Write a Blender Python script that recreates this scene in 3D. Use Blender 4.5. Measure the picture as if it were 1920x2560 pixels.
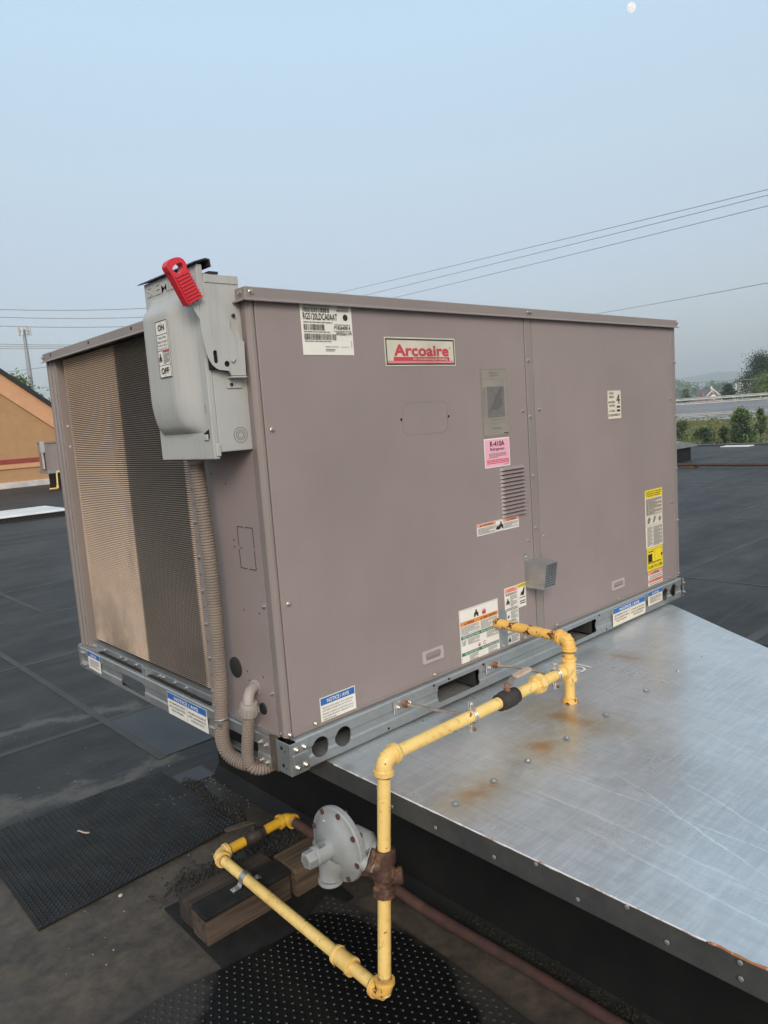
import bpy, bmesh, math, random
import numpy as np
from mathutils import Vector, Matrix, noise as mnoise
random.seed(7); rng = np.random.default_rng(7)
scene = bpy.context.scene
col = scene.collection
for o in list(bpy.data.objects): bpy.data.objects.remove(o)
rad = math.radians

# ------------------------------------------------------------------ camera, sky, sun, exposure
ROOF = -0.61            # roof membrane level; z = 0 is the underside of the unit's base rail
cd = bpy.data.cameras.new('camera'); cam = bpy.data.objects.new('camera', cd); col.objects.link(cam)
cd.sensor_fit = 'HORIZONTAL'; cd.sensor_width = 36.0; cd.lens = 1836.52/1920*36
cd.clip_start = 0.02; cd.clip_end = 20000
rx_ = Vector((0.7336119, -0.6758607, -0.0708939)); dn_ = Vector((-0.1364501, -0.0443004, -0.9896559)); fw_ = Vector((0.6657289, 0.7356968, -0.1247205))
m = Matrix.Identity(4)
for i in range(3):
    m[i][0] = rx_[i]; m[i][1] = -dn_[i]; m[i][2] = -fw_[i]
m[0][3], m[1][3], m[2][3] = -1.01995, -1.56128, 0.91795
cam.matrix_world = m
scene.camera = cam

SUN_AZ = Vector((-0.62, -0.78)).normalized()      # horizontal direction towards the sun
SUN_EL = rad(30)
world = bpy.data.worlds.new('World'); scene.world = world; world.use_nodes = True
wn = world.node_tree.nodes; wl = world.node_tree.links
sky = wn.new('ShaderNodeTexSky'); sky.sky_type = 'NISHITA'; sky.sun_disc = False
sky.sun_elevation = SUN_EL; sky.sun_rotation = math.atan2(SUN_AZ.x, SUN_AZ.y)
sky.air_density = 1.0; sky.dust_density = 4.5; sky.ozone_density = 1.0; sky.altitude = 100
bg = wn['Background']; bg.inputs['Strength'].default_value = 0.15
veil = wn.new('ShaderNodeMix'); veil.data_type = 'RGBA'; veil.inputs[0].default_value = 0.7      # thin, even high haze over the whole sky
wl.new(sky.outputs['Color'], veil.inputs[6])
wt = wn.new('ShaderNodeTexCoord'); wx = wn.new('ShaderNodeSeparateXYZ'); wl.new(wt.outputs['Generated'], wx.inputs[0])
wr = wn.new('ShaderNodeValToRGB'); wl.new(wx.outputs['Z'], wr.inputs['Fac'])        # haze thins with elevation, the same all round the horizon
for i, (pz, c) in enumerate(((0.0, (1.80, 1.95, 2.12)), (.10, (1.95, 2.10, 2.28)), (.21, (2.20, 2.38, 2.58)), (.31, (2.36, 2.82, 2.98)), (.44, (2.48, 3.22, 3.66)), (1.0, (2.40, 3.25, 3.85)))):
    el = wr.color_ramp.elements[i] if i < 2 else wr.color_ramp.elements.new(pz)
    el.position = pz; el.color = (c[0]/4, c[1]/4, c[2]/4, 1)
ws = wn.new('ShaderNodeVectorMath'); ws.operation = 'SCALE'; ws.inputs['Scale'].default_value = 4.0
wl.new(wr.outputs['Color'], ws.inputs[0]); wl.new(ws.outputs[0], veil.inputs[7])
wl.new(veil.outputs[2], bg.inputs['Color'])
sd = bpy.data.lights.new('sun', 'SUN'); sd.energy = 1.25; sd.angle = rad(25); sd.color = (1.0, 0.91, 0.81)
sun = bpy.data.objects.new('sun', sd); col.objects.link(sun)
sdir = Vector((SUN_AZ.x*math.cos(SUN_EL), SUN_AZ.y*math.cos(SUN_EL), math.sin(SUN_EL)))
sun.rotation_euler = sdir.to_track_quat('Z', 'Y').to_euler(); sun.location = sdir*20
scene.view_settings.view_transform = 'Standard'; scene.view_settings.look = 'None'
scene.view_settings.gamma = 1.0; scene.view_settings.exposure = 0.8

# ------------------------------------------------------------------ materials
def C4(c): return (c[0], c[1], c[2], 1.0)
class NT:
    def __init__(s, name):
        s.m = bpy.data.materials.new(name); s.m.use_nodes = True
        s.n = s.m.node_tree.nodes; s.l = s.m.node_tree.links; s.b = s.n['Principled BSDF']
        s.tc = s.n.new('ShaderNodeTexCoord')
    def link(s, a, b): s.l.new(a, b)
    def coords(s, stretch=(1, 1, 1), loc=(0, 0, 0)):
        mp = s.n.new('ShaderNodeMapping'); mp.inputs['Scale'].default_value = stretch; mp.inputs['Location'].default_value = loc
        s.link(s.tc.outputs['Object'], mp.inputs['Vector']); return mp.outputs['Vector']
    def noise(s, scale, detail=4, rough=.55, vec=None, dist=0.0):
        t = s.n.new('ShaderNodeTexNoise'); t.inputs['Scale'].default_value = scale; t.inputs['Detail'].default_value = detail
        t.inputs['Roughness'].default_value = rough; t.inputs['Distortion'].default_value = dist
        s.link(vec if vec is not None else s.tc.outputs['Object'], t.inputs['Vector']); return t.outputs['Fac']
    def voronoi(s, scale, vec=None):
        t = s.n.new('ShaderNodeTexVoronoi'); t.inputs['Scale'].default_value = scale
        s.link(vec if vec is not None else s.tc.outputs['Object'], t.inputs['Vector']); return t.outputs['Color']
    def ramp(s, fac, lo, hi, a=0.0, b=1.0):
        r = s.n.new('ShaderNodeMapRange'); r.clamp = True
        for k, v in (('From Min', lo), ('From Max', hi), ('To Min', a), ('To Max', b)): r.inputs[k].default_value = v
        s.link(fac, r.inputs['Value']); return r.outputs['Result']
    def math(s, op, a, b=None, c=None):
        t = s.n.new('ShaderNodeMath'); t.operation = op
        for i, v in enumerate((a, b, c)):
            if v is None: continue
            if isinstance(v, (int, float)): t.inputs[i].default_value = v
            else: s.link(v, t.inputs[i])
        return t.outputs[0]
    def mix(s, fac, a, b, mode='MIX'):
        t = s.n.new('ShaderNodeMix'); t.data_type = 'RGBA'; t.blend_type = mode
        if isinstance(fac, (int, float)): t.inputs[0].default_value = fac
        else: s.link(fac, t.inputs[0])
        for i, v in ((6, a), (7, b)):
            if isinstance(v, tuple): t.inputs[i].default_value = C4(v)
            else: s.link(v, t.inputs[i])
        return t.outputs[2]
    def xyz(s, src='Object'):
        t = s.n.new('ShaderNodeSeparateXYZ'); s.link(s.tc.outputs[src], t.inputs[0]); return t.outputs
    def bump(s, fac, strength=.3, dist=.002):
        t = s.n.new('ShaderNodeBump'); t.inputs['Strength'].default_value = strength; t.inputs['Distance'].default_value = dist
        s.link(fac, t.inputs['Height']); s.link(t.outputs['Normal'], s.b.inputs['Normal'])
    def set(s, color=None, rough=None, metal=None, spec=None):
        for k, v in (('Base Color', color), ('Roughness', rough), ('Metallic', metal), ('Specular IOR Level', spec)):
            if v is None: continue
            if isinstance(v, (int, float)): s.b.inputs[k].default_value = v
            elif isinstance(v, tuple): s.b.inputs[k].default_value = C4(v)
            else: s.link(v, s.b.inputs[k])
        return s.m
def pm(name, c1, c2=None, scale=8.0, lo=.35, hi=.65, rough=.5, rough2=None, metal=0.0, bump=0.0, bscale=60.0, bdist=.002, stretch=(1, 1, 1), spec=.5, detail=5):
    t = NT(name); v = t.coords(stretch)
    c2 = c2 or tuple(x*.8 for x in c1)
    f = t.ramp(t.noise(scale, detail, .6, v), lo, hi)
    cc = t.mix(f, c1, c2)
    rr = rough if rough2 is None else t.ramp(t.noise(scale*1.7, 4, .6, v), lo, hi, rough, rough2)
    if bump: t.bump(t.noise(bscale, 4, .6, v), bump, bdist)
    return t.set(cc, rr, metal, spec)
M = {}
def paint(name, c, dirt=(.11, .09, .075), amt=.25, rough=.5):
    t = NT(name)
    a = t.ramp(t.noise(2.3, 6, .6), .35, .75)
    v = t.coords((14, 14, .8)); st = t.ramp(t.noise(3.0, 5, .6, v), .5, .8)
    c1 = t.mix(a, c, tuple(x*.86 for x in c))
    c2 = t.mix(t.math('MULTIPLY', st, amt), c1, dirt)
    sp = t.ramp(t.noise(170, 2, .5), .70, .76)
    c3 = t.mix(t.math('MULTIPLY', sp, .25), c2, tuple(min(1, x*1.5) for x in c))
    t.bump(t.math('ADD', t.noise(1.7, 2, .5), t.math('MULTIPLY', t.noise(7, 3, .5), .12)), .30, .030)
    return t.set(c3, t.ramp(t.noise(2.5, 6, .65), .3, .7, rough-.14, rough+.08), 0.0, .45)
M['mauve'] = paint('taupe_paint', (.258, .210, .202), amt=.06, rough=.55)
M['mauve2'] = paint('taupe_paint_trim', (.232, .196, .184), amt=.10, rough=.5)
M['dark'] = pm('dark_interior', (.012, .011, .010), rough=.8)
M['hole'] = pm('hole_shadow_black', (.006, .006, .006), rough=.9)
def galv(name, c=(.395, .405, .400), rough=.44, metal=.75, dirt=.25):
    t = NT(name)
    v = t.voronoi(70); sx = t.n.new('ShaderNodeSeparateColor'); t.link(v, sx.inputs[0])
    sp = t.ramp(sx.outputs[0], 0, 1)
    a = t.mix(sp, tuple(x*.95 for x in c), tuple(min(1, x*1.04) for x in c))
    st = t.ramp(t.noise(5, 6, .65, t.coords((1, 1, 1))), .45, .75)
    b = t.mix(t.math('MULTIPLY', st, dirt), a, (.17, .16, .14))
    t.bump(t.noise(9, 3), .12, .004)
    return t.set(b, t.ramp(t.noise(11, 5), .3, .7, rough-.07, rough+.13), metal, .5)
M['galv'] = galv('galvanised_rail')
M['galv2'] = galv('galvanised_plate', (.46, .47, .47), .36, .8, .35)
M['zinc'] = pm('zinc_screw', (.58, .55, .51), (.40, .36, .32), 40, rough=.3, metal=.85)
M['zincrust'] = pm('rusty_screw', (.30, .13, .06), (.14, .07, .045), 60, rough=.75, metal=.2)
M['rubberwasher'] = pm('black_washer', (.02, .02, .02), rough=.7)
M['white'] = pm('white_sticker', (.74, .71, .66), (.66, .63, .57), 6, rough=.45)
M['cream'] = pm('cream_sticker', (.66, .60, .50), (.58, .52, .43), 6, rough=.5)
M['black'] = pm('black_print', (.018, .017, .017), rough=.5)
M['greyprint'] = pm('grey_print', (.20, .19, .18), rough=.5)
M['blue'] = pm('blue_print', (.02, .115, .36), (.025, .13, .40), 5, rough=.45)
M['orange'] = pm('orange_print', (.72, .25, .05), rough=.45)
M['salmon'] = pm('salmon_print', (.74, .33, .22), rough=.45)
M['green'] = pm('green_print', (.02, .16, .10), rough=.45)
M['yellowst'] = pm('yellow_sticker', (.78, .60, .02), (.72, .54, .02), 8, rough=.45)
M['pink'] = pm('pink_sticker', (.72, .36, .45), (.68, .33, .42), 8, rough=.5)
M['redprint'] = pm('red_print', (.52, .045, .07), rough=.45)
M['pinkgrad'] = pm('rose_print', (.62, .22, .22), rough=.45)
M['badge'] = pm('badge_cream', (.56, .52, .42), rough=.4)
M['faded'] = pm('faded_grey_film', (.255, .225, .195), (.225, .20, .175), 10, rough=.5)
M['chartgrey'] = pm('chart_grey', (.15, .14, .135), (.12, .115, .11), 40, rough=.5)
def switchpaint(name):
    t = NT(name)
    a = t.ramp(t.noise(3.5, 5), .35, .7)
    st = t.ramp(t.noise(4, 5, .6, t.coords((22, 22, 1.0))), .52, .78)
    c = t.mix(a, (.385, .385, .37), (.34, .34, .33))
    c = t.mix(t.math('MULTIPLY', st, .38), c, (.20, .19, .17))
    t.bump(t.noise(240, 2), .08, .001)
    return t.set(c, t.ramp(t.noise(6, 4), .3, .7, .42, .55), 0.0, .45)
M['switch'] = switchpaint('grey_enamel')
M['red'] = pm('red_plastic', (.60, .022, .035), (.50, .018, .03), 14, rough=.42)
M['pvc'] = NT('grey_conduit')
_t = M['pvc']; _c = _t.mix(_t.ramp(_t.noise(7, 5), .35, .7), (.225, .18, .148), (.165, .136, .115))
_c = _t.mix(_t.ramp(_t.noise(90, 3), .64, .72, 0, .7), _c, (.06, .05, .045)); M['pvc'] = _t.set(_c, .6)
M['handlegrey'] = pm('pale_mauve_plastic', (.40, .345, .335), (.36, .31, .30), 20, rough=.5)
M['pvcfit'] = pm('grey_conduit_fitting', (.30, .26, .235), (.24, .21, .19), 14, rough=.6)
def yellow(name, chip=.70, tone=(.76, .54, .19)):
    t = NT(name)
    g = t.ramp(t.noise(10, 6, .65), .38, .72)
    c = t.mix(g, tone, (tone[0]*.86, tone[1]*.80, tone[2]*.70))
    dk = t.ramp(t.noise(48, 7, .75), .55, .72)
    c = t.mix(t.math('MULTIPLY', dk, .70), c, (.27, .14, .04))
    ch = t.ramp(t.noise(30, 6, .68, t.coords((.8, 1, 1), (3.1, 1.7, .6))), chip, chip+.02)
    rc = t.mix(t.ramp(t.noise(60, 3), .4, .6), (.13, .038, .018), (.035, .018, .014))
    c = t.mix(ch, c, rc)
    t.bump(t.math('SUBTRACT', t.noise(40, 4), t.math('MULTIPLY', ch, .6)), .25, .0015)
    return t.set(c, t.mix(ch, (.42, .42, .42), (.8, .8, .8)), 0.0, .45)
M['yellow'] = yellow('yellow_pipe_paint', .640)
M['yellowfit'] = yellow('yellow_fitting_paint', .62, (.73, .50, .17))
M['yellowrust'] = yellow('yellow_rusting_paint', .575, (.72, .43, .11))
M['yellowdeep'] = yellow('deep_yellow_pipe_paint', .70, (.62, .37, .03))
M['threads'] = pm('grimy_thread', (.40, .24, .08), (.16, .085, .04), 60, rough=.7)
M['rust'] = pm('rusty_iron', (.062, .029, .020), (.26, .14, .075), 30, .48, .74, rough=.8, metal=.15, bump=.5, bscale=70)
M['brownpipe'] = pm('brown_rusty_pipe', (.050, .024, .018), (.075, .034, .024), 14, rough=.8, bump=.3)
M['bronze'] = pm('dark_valve_metal', (.055, .045, .038), (.03, .026, .023), 30, rough=.55, metal=.4, bump=.2)
M['handlecap'] = pm('lever_vinyl', (.50, .37, .29), (.40, .29, .22), 30, rough=.6)
M['leverold'] = pm('weathered_lever', (.15, .12, .095), (.09, .075, .06), 30, rough=.6, metal=.5)
M['regulator'] = pm('grey_cast_paint', (.265, .275, .275), (.20, .205, .20), 9, rough=.45, bump=.12, bscale=120)
M['rubber'] = pm('black_rubber_mat', (.007, .007, .007), (.015, .0145, .0140), 5, .4, .75, rough=.62, rough2=.42, bump=.2, bscale=90, spec=.32)
def wetmat():
    t = NT('wet_rubber_mat'); q = t.xyz(); px = t.math('ADD', q[0], -.80); py = t.math('ADD', q[1], .262)
    ex = t.math('DIVIDE', t.math('SUBTRACT', px, -.02), .36); ey = t.math('DIVIDE', t.math('SUBTRACT', py, -.12), .42)
    d = t.math('ADD', t.math('SQRT', t.math('ADD', t.math('MULTIPLY', ex, ex), t.math('MULTIPLY', ey, ey))), t.math('MULTIPLY', t.math('SUBTRACT', t.noise(5, 7, .65), .5), .55))
    dry = t.ramp(d, .92, .99)
    c = t.mix(t.math('MULTIPLY', dry, t.ramp(t.noise(3, 6), .3, .65, .35, 1.0)), (.006, .006, .006), (.030, .0275, .0245))
    t.bump(t.noise(90, 4), .2, .002)
    return t.set(c, t.ramp(dry, 0, 1, .36, .75), 0, .35)
M['rubberwet'] = wetmat()
M['rubberdusty'] = pm('dusty_rubber_mat', (.030, .029, .027), (.050, .046, .041), 4, .35, .7, rough=.8, bump=.2, bscale=90)
M['pad'] = pm('rubber_pad', (.010, .010, .010), (.018, .0175, .017), 20, rough=.75, spec=.2, bump=.5, bscale=160)
def wood(name, c1, c2, axis=0):
    t = NT(name)
    s = [34, 34, 34]; s[axis] = 1.6
    n1 = t.noise(1.6, 6, .62, t.coords(tuple(s)), .6)
    c = t.mix(t.ramp(n1, .36, .66), c1, c2)
    s2 = [150, 150, 150]; s2[axis] = 5
    n2 = t.ramp(t.noise(1.2, 3, .5, t.coords(tuple(s2))), .58, .68)
    c = t.mix(t.math('MULTIPLY', n2, .7), c, tuple(x*.3 for x in c1))
    t.bump(n1, .5, .003)
    return t.set(c, .78, 0, .3)
M['wood'] = wood('weathered_timber', (.098, .069, .051), (.030, .022, .018))
M['wooddark'] = wood('dark_weathered_timber', (.055, .042, .034), (.022, .018, .016))
M['woodlight'] = wood('tan_timber', (.135, .095, .062), (.042, .030, .022))
def roofmat():
    t = NT('rubber_membrane'); p = t.xyz()
    big = t.ramp(t.noise(.55, 6, .6), .35, .68)
    c = t.mix(big, (.0160, .0158, .0155), (.030, .029, .028))
    md = t.ramp(t.noise(2.3, 9, .68), .42, .70); c = t.mix(t.math('MULTIPLY', md, .55), c, (.062, .059, .056))
    st = t.ramp(t.noise(1.6, 9, .72, t.coords((.45, 3.2, 1)), .8), .52, .74)
    c = t.mix(t.math('MULTIPLY', st, .30), c, (.115, .113, .110))
    # tan silt left where water stands round the pipe support
    dx = t.math('MULTIPLY', t.math('SUBTRACT', p[0], -.25), .95); dy = t.math('SUBTRACT', p[1], .75)
    d = t.math('SQRT', t.math('ADD', t.math('MULTIPLY', dx, dx), t.math('MULTIPLY', dy, dy)))
    dd = t.math('ADD', d, t.math('MULTIPLY', t.math('SUBTRACT', t.noise(2.6, 7, .65), .5), 1.3))
    silt = t.ramp(dd, .85, .35)
    sx = t.math('ABSOLUTE', t.math('SUBTRACT', p[0], .39)); sw = t.math('MULTIPLY', t.ramp(t.math('ADD', sx, t.math('MULTIPLY', t.math('SUBTRACT', t.noise(5, 6, .65), .5), .12)), .13, .05), t.ramp(p[1], .35, .15))
    silt = t.math('MAXIMUM', silt, sw)
    c = t.mix(t.math('MULTIPLY', silt, .85), c, t.mix(t.ramp(t.noise(14, 9, .72), .36, .64), (.105, .083, .062), (.040, .033, .027)))
    dx2 = t.math('SUBTRACT', p[0], .1); dy2 = t.math('SUBTRACT', p[1], 2.15)
    d2 = t.math('SQRT', t.math('ADD', t.math('MULTIPLY', dx2, dx2), t.math('MULTIPLY', dy2, dy2)))
    r2 = t.math('ADD', d2, t.math('MULTIPLY', t.math('SUBTRACT', t.noise(3.0, 7, .7), .5), .8))
    ringm = t.math('MULTIPLY', t.ramp(r2, .42, .50), t.ramp(r2, .62, .54))
    c = t.mix(t.math('MULTIPLY', ringm, .55), c, (.13, .12, .105))
    fl = t.ramp(t.noise(55, 4, .7), .68, .74)
    c = t.mix(t.math('MULTIPLY', fl, .30), c, (.13, .12, .10))
    wet = t.ramp(t.noise(.9, 8, .7, t.coords((.6, 2.4, 1), (5.5, .4, 0))), .35, .75)
    t.bump(t.math('ADD', t.noise(30, 5, .6), t.math('MULTIPLY', t.noise(1.6, 5, .6, t.coords((.5, 2.4, 1))), 7.0)), .30, .004)
    return t.set(c, t.math('SUBTRACT', .70, t.math('MULTIPLY', wet, .20)), 0, .30)
M['roof'] = roofmat()
M['seam'] = pm('membrane_lap', (.042, .042, .041), (.066, .064, .062), 3, .35, .7, rough=.65, spec=.3, bump=.3, bscale=40)
M['patch'] = pm('membrane_patch', (.022, .023, .025), (.040, .041, .043), 3, rough=.55)
M['curbwall'] = pm('black_curb_flashing', (.008, .008, .0085), (.016, .0155, .015), 4, .35, .75, rough=.6, bump=.25, bscale=12, bdist=.006, spec=.18)
def apronmat():
    t = NT('apron_galvanised'); p0 = t.xyz(); p = [t.math('ADD', p0[0], .47), t.math('ADD', p0[1], -.2)]
    base = t.mix(t.ramp(t.noise(2.2, 6, .6), .33, .7), (.61, .635, .645), (.43, .45, .465))
    s1 = t.ramp(t.noise(2.0, 6, .7, t.coords((3, 46, 1))), .44, .70)
    s2 = t.ramp(t.noise(2.0, 6, .7, t.coords((46, 3, 1), (3, 1, 0))), .46, .72)
    base = t.mix(t.math('MULTIPLY', s1, .50), base, (.76, .785, .795))
    base = t.mix(t.math('MULTIPLY', s2, .40), base, (.34, .365, .38))
    cl = t.ramp(t.noise(1.1, 6, .62, t.coords((1,1,1),(2.7,.3,0))), .40, .66); base = t.mix(t.math('MULTIPLY', cl, .22), base, (.38, .395, .405))
    mot = t.ramp(t.noise(22, 8, .75), .50, .70)
    base = t.mix(t.math('MULTIPLY', mot, .30), base, (.80, .82, .83))
    for cx, cy, ax, ay, amt in ((.775, -.34, .11, .23, 1.0), (.56, -.39, .13, .10, .95), (.26, -.42, .18, .095, .85), (1.35, -.20, .06, .18, .5)):
        ex = t.math('DIVIDE', t.math('SUBTRACT', p[0], cx), ax); ey = t.math('DIVIDE', t.math('SUBTRACT', p[1], cy), ay)
        d = t.math('SQRT', t.math('ADD', t.math('MULTIPLY', ex, ex), t.math('MULTIPLY', ey, ey)))
        d = t.math('ADD', d, t.math('MULTIPLY', t.math('SUBTRACT', t.noise(22, 7, .7), .5), 1.2))
        soft = t.ramp(d, 1.25, .1, 0, amt*.70); core = t.ramp(d, .40, .02, 0, amt*.75)
        base = t.mix(soft, base, (.42, .33, .19)); base = t.mix(core, base, (.43, .23, .10))
    for ax_, ay_, bx_, by_, w0, am in ((.56,-.60,.36,-1.08,.0035,.55),(.36,-.48,.33,-1.06,.006,.35),(.47,-.50,.45,-1.2,.003,.4),(.62,-.75,.40,-1.3,.005,.3),(1.25,-.55,1.05,-.95,.002,.35),(.95,-.6,.70,-1.25,.003,.3),(.30,-.62,.22,-1.25,.006,.3),(1.0,-.25,1.3,-.75,.002,.25)):
        L_2 = math.hypot(bx_-ax_, by_-ay_); ux, uy = (bx_-ax_)/L_2, (by_-ay_)/L_2
        qx = t.math('SUBTRACT', p[0], ax_); qy = t.math('SUBTRACT', p[1], ay_)
        al = t.math('ADD', t.math('MULTIPLY', qx, ux), t.math('MULTIPLY', qy, uy)); pe = t.math('ABSOLUTE', t.math('ADD', t.math('SUBTRACT', t.math('MULTIPLY', qx, -uy), t.math('MULTIPLY', qy, -ux)), t.math('MULTIPLY', t.math('SUBTRACT', t.noise(6, 4), .5), .03)))
        f_ = t.math('MULTIPLY', t.math('MULTIPLY', t.ramp(pe, w0, 0), t.math('MULTIPLY', t.ramp(al, 0, .1), t.ramp(al, L_2, L_2-.15))), t.ramp(t.noise(40, 4), .35, .6, .2, am*1.6))
        base = t.mix(f_, base, (.86, .88, .88))
    t.bump(t.math('ADD', t.noise(5, 3, .5), t.math('MULTIPLY', t.noise(120, 3), .08)), .22, .010)
    rough = t.math('ADD', t.ramp(t.noise(3.5, 6, .65), .3, .7, .22, .44), t.math('MULTIPLY', mot, .08))
    return t.set(base, rough, .62, .5)
M['apron'] = apronmat()
M['flange'] = galv('apron_flange_metal', (.062, .064, .064), .5, .4, .45)
M['edgepaint'] = pm('flaking_edge', (.62, .60, .58), (.30, .13, .06), 30, .50, .66, rough=.6)
M['edgerust'] = pm('rusted_edge', (.33, .12, .04), (.60, .50, .42), 45, .52, .66, rough=.8, bump=.6, bscale=90)
def coilmat():
    t = NT('coil_fin'); p0 = t.xyz(); p = [p0[0], t.math('ADD', p0[1], .75), p0[2]]
    n = t.math('MULTIPLY', t.math('SUBTRACT', t.noise(3, 4), .5), .012)
    y = t.math('ADD', p[1], n)
    mid = t.math('MULTIPLY', t.ramp(y, .477, .482), t.ramp(y, .896, .890))
    hi = t.mix(t.ramp(t.noise(3, 5, .6), .3, .7), (.74, .57, .43), (.60, .45, .335))
    hi = t.mix(t.ramp(y, .484, .479, 0, .25), hi, (.42, .32, .25))
    lo = t.mix(t.ramp(t.noise(3, 5, .6), .3, .7), (.19, .155, .125), (.14, .115, .092))
    c = t.mix(mid, hi, lo)
    low = t.ramp(p[2], .42, .12); c = t.mix(t.math('MULTIPLY', low, t.ramp(t.noise(6, 5), .4, .6, .1, .6)), c, (.10, .08, .06))
    sp = t.ramp(t.noise(45, 4, .6), .70, .72); c = t.mix(sp, c, (.6, .55, .48))
    lint = t.ramp(t.noise(2.2, 7, .7, t.coords((1, 2.5, 1), (4, 2, 1))), .55, .72); c = t.mix(t.math('MULTIPLY', lint, .5), c, (.16, .125, .10))
    return t.set(c, .5, .15, .4)
M['coil'] = coilmat()
M['coilgap'] = pm('coil_gap', (.022, .015, .011), (.014, .010, .008), 5, rough=.7)
M['stucco'] = pm('tan_stucco', (.40, .235, .115), (.36, .205, .10), 3, rough=.9, bump=.4, bscale=40)
M['stuccolight'] = pm('salmon_stucco', (.58, .32, .17), (.52, .28, .15), 3, rough=.9, bump=.4, bscale=40)
M['bandred'] = pm('red_band', (.27, .045, .035), rough=.7)
M['roofedge'] = pm('black_roof_edge', (.014, .014, .014), rough=.6)
M['whitemem'] = pm('white_membrane', (.72, .72, .71), (.60, .60, .59), 2, rough=.45)
M['concrete'] = pm('pale_flashing', (.60, .55, .52), (.42, .39, .37), 3, rough=.7)
M['asphalt'] = pm('road_asphalt', (.20, .20, .20), (.16, .16, .16), .2, rough=.85)
M['roadpaint'] = pm('road_line', (.75, .75, .74), rough=.6)
M['steelrail'] = pm('guardrail_steel', (.46, .45, .42), (.36, .35, .33), 2, rough=.5, metal=.4)
M['steelpost'] = pm('guardrail_post', (.24, .23, .21), rough=.7)
M['grassland'] = pm('rough_ground', (.075, .085, .025), (.13, .11, .04), .35, rough=.95)
M['leaf'] = pm('leaf_dark', (.020, .042, .014), (.042, .075, .022), .8, rough=.6)
M['leaf2'] = pm('leaf_mid', (.060, .115, .026), (.095, .150, .035), .9, rough=.6)
M['leaf3'] = pm('leaf_light', (.11, .165, .040), (.16, .20, .06), .9, rough=.6)
M['grass'] = pm('dry_grass', (.17, .155, .05), (.10, .125, .035), .25, rough=.8)
M['bark'] = pm('bark', (.06, .045, .035), rough=.9, scale=4, bump=.5, bscale=12)
M['hill'] = pm('wooded_hill', (.030, .055, .025), (.05, .075, .03), .01, rough=1)
M['brick'] = pm('red_brick', (.25, .075, .055), (.20, .06, .045), .6, rough=.9)
M['slate'] = pm('slate_roof', (.06, .065, .075), rough=.7)
M['trim'] = pm('white_trim', (.78, .77, .74), rough=.6)
M['cable'] = pm('overhead_cable', (.22, .235, .24), rough=.7)
M['mast'] = pm('mast_steel', (.28, .29, .31), rough=.5, metal=.3)
M['antenna'] = pm('antenna_panel', (.55, .55, .53), rough=.6)
M['debris'] = pm('pale_grit', (.45, .42, .38), (.25, .23, .2), 60, rough=.9)
M['crumb'] = pm('crumbled_rubber', (.014, .014, .014), (.03, .028, .025), 30, rough=.85)
M['moss'] = pm('moss', (.024, .024, .009), (.012, .012, .007), 12, rough=.95, bump=.5)
M['redconduit'] = pm('red_oxide_pipe', (.060, .023, .018), (.026, .016, .013), 22, .36, .66, rough=.85, bump=.5, bscale=60)

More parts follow.
